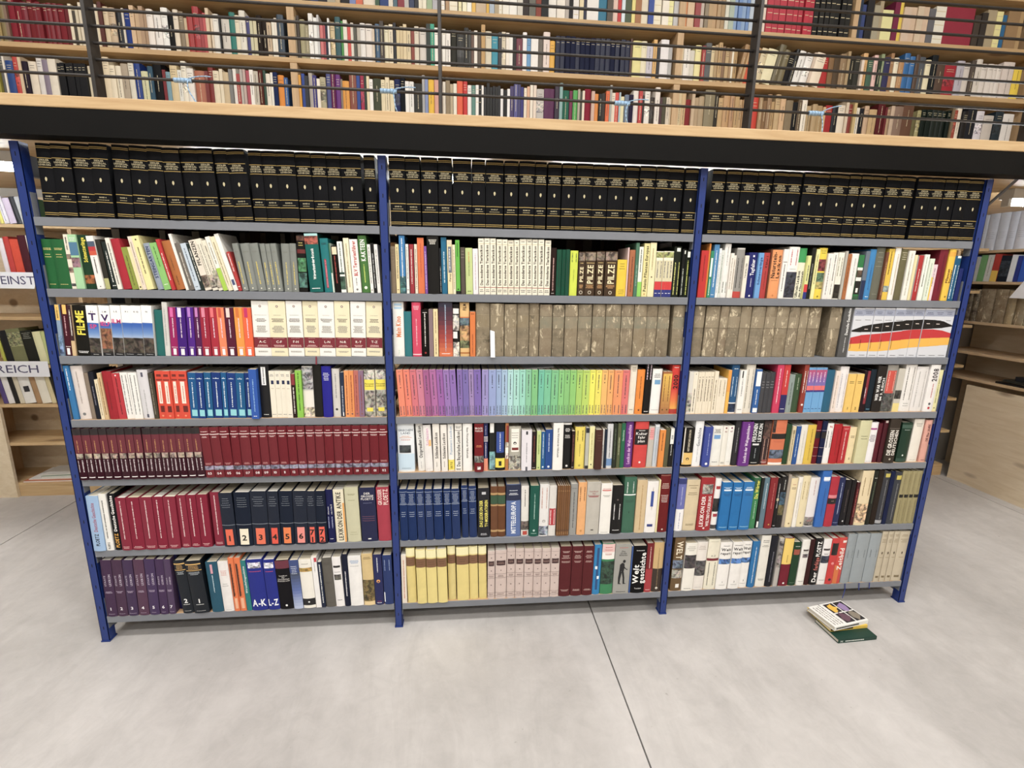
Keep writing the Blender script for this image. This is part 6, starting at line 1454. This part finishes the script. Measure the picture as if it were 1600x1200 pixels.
row_left(.67, -1.575, [(.03, .2, '5a4a80', ''), (.04, .21, 'ece8e4', ''), (.03, .215, '22201e', ''), (.03, .2, 'd8ccb0', ''), (.07, .2, 'ece8e0', 'B 26242a|.4|.6|.3|.8'), (.035, .2, 'b08a60', ''), (.06, .2, 'ece4d0', ''), (.03, .2, 'd8c898', ''), (.045, .22, '26221c', ''), (.045, .22, 'd8d0b8', ''), (.03, .2, 'c8b898', '')], 'fifth board', -7)
# magazines lying on the bottom board of the left unit
zz = .1006
for i, (x, y, w, dpt, t, c, a, lb) in enumerate(((-1.545, 1.532, .36, .26, .010, 'c8714a', .02, 'orange magazine at the bottom of the flat pile in the left pine shelving'), (-1.525, 1.555, .4, .22, .007, 'e4e2dc', .04, 'white magazine second in the flat pile in the left pine shelving'),
        (-1.46, 1.575, .34, .19, .007, '8a9a88', .08, 'greenish magazine third in the flat pile in the left pine shelving'), (-1.47, 1.59, .3, .18, .006, 'd8d4cc', .1, 'pale grey magazine on top of the flat pile in the left pine shelving'))):
    o = empty('magazine', (x, y, zz)); o.rotation_euler = (0, 0, a)
    MB().box(0, w, 0, dpt, t-.0008, t, 0, lin(c)).box(0, w, 0, dpt, 0, .0008, 0, lin(c)).box(0, .0008, 0, dpt, .0008, t-.0008, 0, lin(c)).obj('cover', M['jacket'], o)
    MB().box(.001, w-.001, .001, dpt-.001, .0009, t-.0009, 0, lin('e8e4da')).obj('page_block', M['pages'], o)
    tag(o, lb, 'magazine', 'magazines in a flat pile'); zz += t+.0004
# hand-lettered paper signs
def sign(x0, x1, z0, z1, y, txt, tx0, tx1, label, skew=0):
    o = empty('paper_sign', (x0, y, z0)); tag(o, label, 'sign')
    w, h = x1-x0, z1-z0
    mb = MB(); mb.add([(0, 0, 0), (w-skew, 0, 0), (w, 0, h), (0, 0, h), (0, .0006, 0), (w-skew, .0006, 0), (w, .0006, h), (0, .0006, h)], [(0, 1, 2, 3), (7, 6, 5, 4), (0, 4, 5, 1), (1, 5, 6, 2), (2, 6, 7, 3), (3, 7, 4, 0)])
    mb.obj('sheet', M['paper'], o)
    vs, fs, wd = line_geo(txt, False); s = (tx1-tx0)/wd; ch = h*.5
    t = MB(); t.add([(tx0-x0+x*s, -.0006, h*.26+y_*ch) for x, y_ in vs], fs, 0, lin('4a4668')); t.obj('lettering', M['ink'], o)
sign(-1.60, -1.235, .862, .968, 1.526, 'REICH', -1.56, -1.30, 'white paper sign hand-lettered REICH on the fourth board edge')
sign(-1.50, -1.20, 1.446, 1.55, 1.526, 'EINST', -1.42, -1.22, 'white paper sign hand-lettered EINST on the second board edge', .03)
# right side unit contents
y = 1.66
for i, (w, h, c) in enumerate([(.05, .27, 'd4d8e4'), (.075, .275, 'dcdfea'), (.075, .275, 'd8dce6'), (.06, .27, 'd4d8e4'), (.075, .275, 'dcdfea'), (.075, .275, 'd6dae4'), (.03, .25, '22263a'), (.075, .275, 'dcdfea'), (.075, .275, 'd6dae6')]):
    side_book(5.585, y, 1.835, w-.002, h, c, 0, 'y', f'{"pale thick binder-like volume" if c[0]=="d" else "dark blue volume"}, {ORD(i+1)} from the back on top board of right pine shelving', 'volumes on the top board of the right pine shelving', 'h', 'h a8acb8|.3|.5|4', .22); y -= w+.001
y = 1.70
for i, (w, h, c, d) in enumerate([(.05, .2, '2a5ab0', ''), (.035, .19, 'd0d4d0', ''), (.05, .2, '78b070', ''), (.045, .2, 'd8d8d0', 'v 55554a|.2|.9|1'), (.05, .205, 'b83a30', 'B e8c040|0|.4'), (.07, .19, '1c2430', 'P 3a4450|.2|.8'), (.04, .195, 'e8ecf0', ''), (.03, .185, '2a3a8a', ''), (.05, .2, '2a5ac0', ''), (.05, .2, 'efe0d8', 'B c86a4a|.7|.9'), (.04, .185, 'd8c8a8', ''), (.05, .19, 'e8e4e0', ''), (.05, .2, '8a3a30', ''), (.05, .18, 'c8c0b0', '')]):
    side_book(5.585, y, 1.60, w-.002, h, c, 2, 'y', f'{cname(c)} book, {ORD(i+1)} from the back on second board of right pine shelving', 'books on the second board of the right pine shelving', 'p', d); y -= w+.002
y = 1.70
for i, (w, h, c) in enumerate([(.045, .25, '2a1c18'), (.045, .25, '2e1e1a'), (.045, .25, '2a1c18'), (.11, .255, '6a5238'), (.09, .255, '7a6244'), (.06, .25, 'b09a70'), (.07, .24, '8a7450'), (.08, .25, '5a4a34')]):
    side_book(5.585, y, 1.29, w-.002, h, c, 0, 'y', f'antique {cname(c)} volume, {ORD(i+1)} from the back on third board of right pine shelving', 'old volumes on the third board of the right pine shelving', 'o'); y -= w+.003
zz = .8456
for i, (yy, c, t) in enumerate(((1.30, '1c1a1c', .014), (1.26, 'b8a898', .008), (1.25, '2a2a26', .016), (1.2, '24262c', .03))):
    o = empty('flat_book', (5.60, yy-.3, zz)); o.rotation_euler = (0, 0, .06*(-1)**i)
    MB().box(0, .22, 0, .3, 0, .0015, 0, lin(c)).box(0, .22, 0, .3, t-.0015, t, 0, lin(c)).box(0, .0015, 0, .3, .0015, t-.0015, 0, lin(c)).obj('cover', M['jacket'], o)
    MB().box(.002, .217, .003, .297, .0017, t-.0017, 0, lin('e0d8c8')).obj('page_block', M['pages'], o)
    tag(o, f'{cname(c)} book lying flat, {ORD(i+1)} from bottom of pile in right pine shelving', 'book', 'books piled flat in the right pine shelving'); zz += t+.0005
o = empty('paper_notice', (5.545, 1.31, 1.485)); tag(o, 'blank white paper notice hanging at the right pine shelving edge', 'sign')
mb = MB(); mb.add([(0, 0, 0), (0, -.35, -.005), (.01, -.35, .14), (.01, -.07, .13), (.0008, 0, 0), (.0008, -.35, -.005), (.0108, -.35, .14), (.0108, -.07, .13)], [(3, 2, 1, 0), (4, 5, 6, 7), (0, 1, 5, 4), (1, 2, 6, 5), (2, 3, 7, 6), (3, 0, 4, 7)]); mb.obj('sheet', M['paper'], o)

# ------------------------------------------------------------------ pile of books on the floor
def floor_book(name, corner, ang, wx, dy, t, z, col, label, extra):
    o = empty(name, (corner[0], corner[1], z)); o.rotation_euler = (0, 0, ang)
    tag(o, label, 'book', 'books piled on the floor')
    cv = MB(); tk = .0022 if t > .016 else .001
    cv.box(0, wx, 0, dy, 0, tk, 0, lin(col)).box(0, wx, 0, dy, t-tk, t, 0, lin(col)).box(0, wx, 0, tk, tk, t-tk, 0, lin(col))
    bevel(cv.obj('cover', M['jacket'], o), .0006, 1)
    MB().box(.003, wx-.003, tk+.0005, dy-.003, tk+.0002, t-tk-.0002, 0, lin('e6e0d2')).obj('page_block', M['pages'], o)
    extra(o, wx, dy, t)
def ex_green(o, wx, dy, t):
    q = MB(); x = .035; R = random.Random(8)
    while x < .125:
        l = R.uniform(.003, .007); q.add([(x, -.0004, t*.36), (x+l, -.0004, t*.36), (x+l, -.0004, t*.62), (x, -.0004, t*.62)], [(0, 1, 2, 3)], 0, lin('d8e0d8')); x += l+.0012
    vs, fs, wd = line_geo('H', True); q.add([(.012+x*.012, -.0004, t*.25+y*t*.5) for x, y in vs], fs, 0, lin('d8e0d8'))
    q.obj('title_lettering', M['ink'], o)
def ex_yellow(o, wx, dy, t):
    q = MB().box(.0, wx*.6, -.0004, 0, t*.3, t*.8, 0, lin('2a2410')); q.obj('title_lettering', M['ink'], o)
def ex_white(o, wx, dy, t):
    q = MB(); z = t+.0003
    def rect(x0, x1, y0, y1, c, mi=0): q.add([(x0, y0, z), (x1, y0, z), (x1, y1, z), (x0, y1, z)], [(0, 1, 2, 3)], mi, lin(c))
    a, b_ = wx*.4, wx*.97; m_ = (a+b_)/2; y0, y1 = dy*.06, dy*.95; my = (y0+y1)/2
    for (p0, p1, r0, r1) in ((a, m_-.003, y0, my-.003), (m_+.003, b_, y0, my-.003), (a, m_-.003, my+.003, y1), (m_+.003, b_, my+.003, y1)):
        rect(p0, p1, r0, r1, '2c282a')
    q.obj('cover_pictures', [M['ink'], M['picture']], o)
    q2 = MB(); z2 = t+.0006
    R = random.Random(2)
    for cx, cy, c in (((a+m_)/2, (my+y1)/2, 'e8b830'), ((m_+b_)/2, (my+y1)/2, '9a82b0'), ((a+m_)/2, (y0+my)/2, '6a4a58'), ((m_+b_)/2, (y0+my)/2, '8a8070')):
        n = 11; q2.add([(cx+math.cos(i/n*6.283)*.026*R.uniform(.5, 1.1), cy+math.sin(i/n*6.283)*.034*R.uniform(.5, 1.1), z2) for i in range(n)], [tuple(range(n))], 0, lin(c))
    q2.obj('cover_motif', M['ink'], o)
    q3 = MB()
    for k in range(4):
        x = wx*(.07+.075*k); y = dy*.08
        while y < dy*.9:
            l = R.uniform(.006, .02); 
            q3.add([(x, y, z), (x+.004, y, z), (x+.004, y+l, z), (x, y+l, z)], [(0, 1, 2, 3)], 0, lin('6a6258' if k < 3 else '3a3428')); y += l+.003
    x = .01
    while x < wx*.7:
        q3.add([(x, -.0004, t*.3), (x+.008, -.0004, t*.3), (x+.008, -.0004, t*.7), (x, -.0004, t*.7)], [(0, 1, 2, 3)], 0, lin('3a3a30')); x += .0095
    q3.obj('title_lettering', M['ink'], o)
floor_book('hardcover_book', (3.211, -.252), .05, .195, .142, .018, .0004, '1d4035', 'dark green hardback at the bottom of the pile on the floor', ex_green)
floor_book('paperback_book', (3.212, -.200), .06, .192, .15, .015, .0190, 'e8c23a', 'yellow paperback in the middle of the pile on the floor', ex_yellow)
floor_book('paperback_book', (3.216, -.216), .185, .198, .145, .020, .0346, 'ecebe6', 'white paperback with four dark pictures, topmost of the floor pile', ex_white)

# blue ribbon bookmarks hanging below the bottom shelf, red one in the third row
def ribbon(pts, w, col, label):
    mb = MB()
    for p, q in zip(pts[:-1], pts[1:]):
        (x0, y0, z0), (x1, y1, z1) = p, q
        mb.add([(x0-w/2, y0, z0), (x0+w/2, y0, z0), (x1+w/2, y1, z1), (x1-w/2, y1, z1), (x0-w/2, y0+.0005, z0), (x0+w/2, y0+.0005, z0), (x1+w/2, y1+.0005, z1), (x1-w/2, y1+.0005, z1)],
               [(3, 2, 1, 0), (4, 5, 6, 7), (0, 1, 5, 4), (3, 7, 6, 2), (1, 2, 6, 5), (0, 4, 7, 3)], 0, lin(col))
    tag(mb.obj('ribbon_bookmark', M['jacket']), label, 'bookmark', 'ribbon bookmarks')
ribbon([(3.425, -.004, .121), (3.428, -.006, .09), (3.417, -.012, .045)], .004, '2a3a8a', 'blue ribbon bookmark hanging below the bottom shelf, leftmost of three')
ribbon([(3.500, -.004, .121), (3.503, -.006, .082)], .004, '2a3a8a', 'blue ribbon bookmark hanging below the bottom shelf, middle of three')
ribbon([(3.556, -.004, .121), (3.558, -.006, .088)], .004, '2a3a8a', 'blue ribbon bookmark hanging below the bottom shelf, rightmost of three')
ribbon([(.966, -.004, 1.254), (.965, -.006, 1.222)], .005, '8a2a3a', 'red ribbon bookmark hanging over the third shelf edge, left bay')
o = empty('paper_slip', (1.66, -.014, 1.2532)); tag(o, 'white paper slip leaning against the worn brown volumes', 'paper')
mb = MB(); mb.add([(0, .0, .0), (.018, -.002, .0), (.016, .012, .105), (-.002, .013, .11), (0, .0006, .0), (.018, -.0014, .0), (.016, .0126, .105), (-.002, .0136, .11)], [(0, 1, 2, 3), (7, 6, 5, 4), (0, 4, 5, 1), (1, 5, 6, 2), (2, 6, 7, 3), (3, 7, 4, 0)]); mb.obj('sheet', M['paper'], o)

# loose white sheet lying on the tops of the colour-graded paperbacks
o = empty('paper_sheet', (1.76, .03, 1.1935)); tag(o, 'white sheet of paper lying on top of the colour-graded paperbacks', 'paper')
mb = MB(); pts = [(0, 0, .0), (.17, -.01, .012), (.185, .1, .014), (.01, .11, .002)]
mb.add(pts+[(a, b_, c+.0008) for a, b_, c in pts], [(3, 2, 1, 0), (4, 5, 6, 7), (0, 1, 5, 4), (1, 2, 6, 5), (2, 3, 7, 6), (3, 0, 4, 7)]); mb.obj('sheet', M['paper'], o)
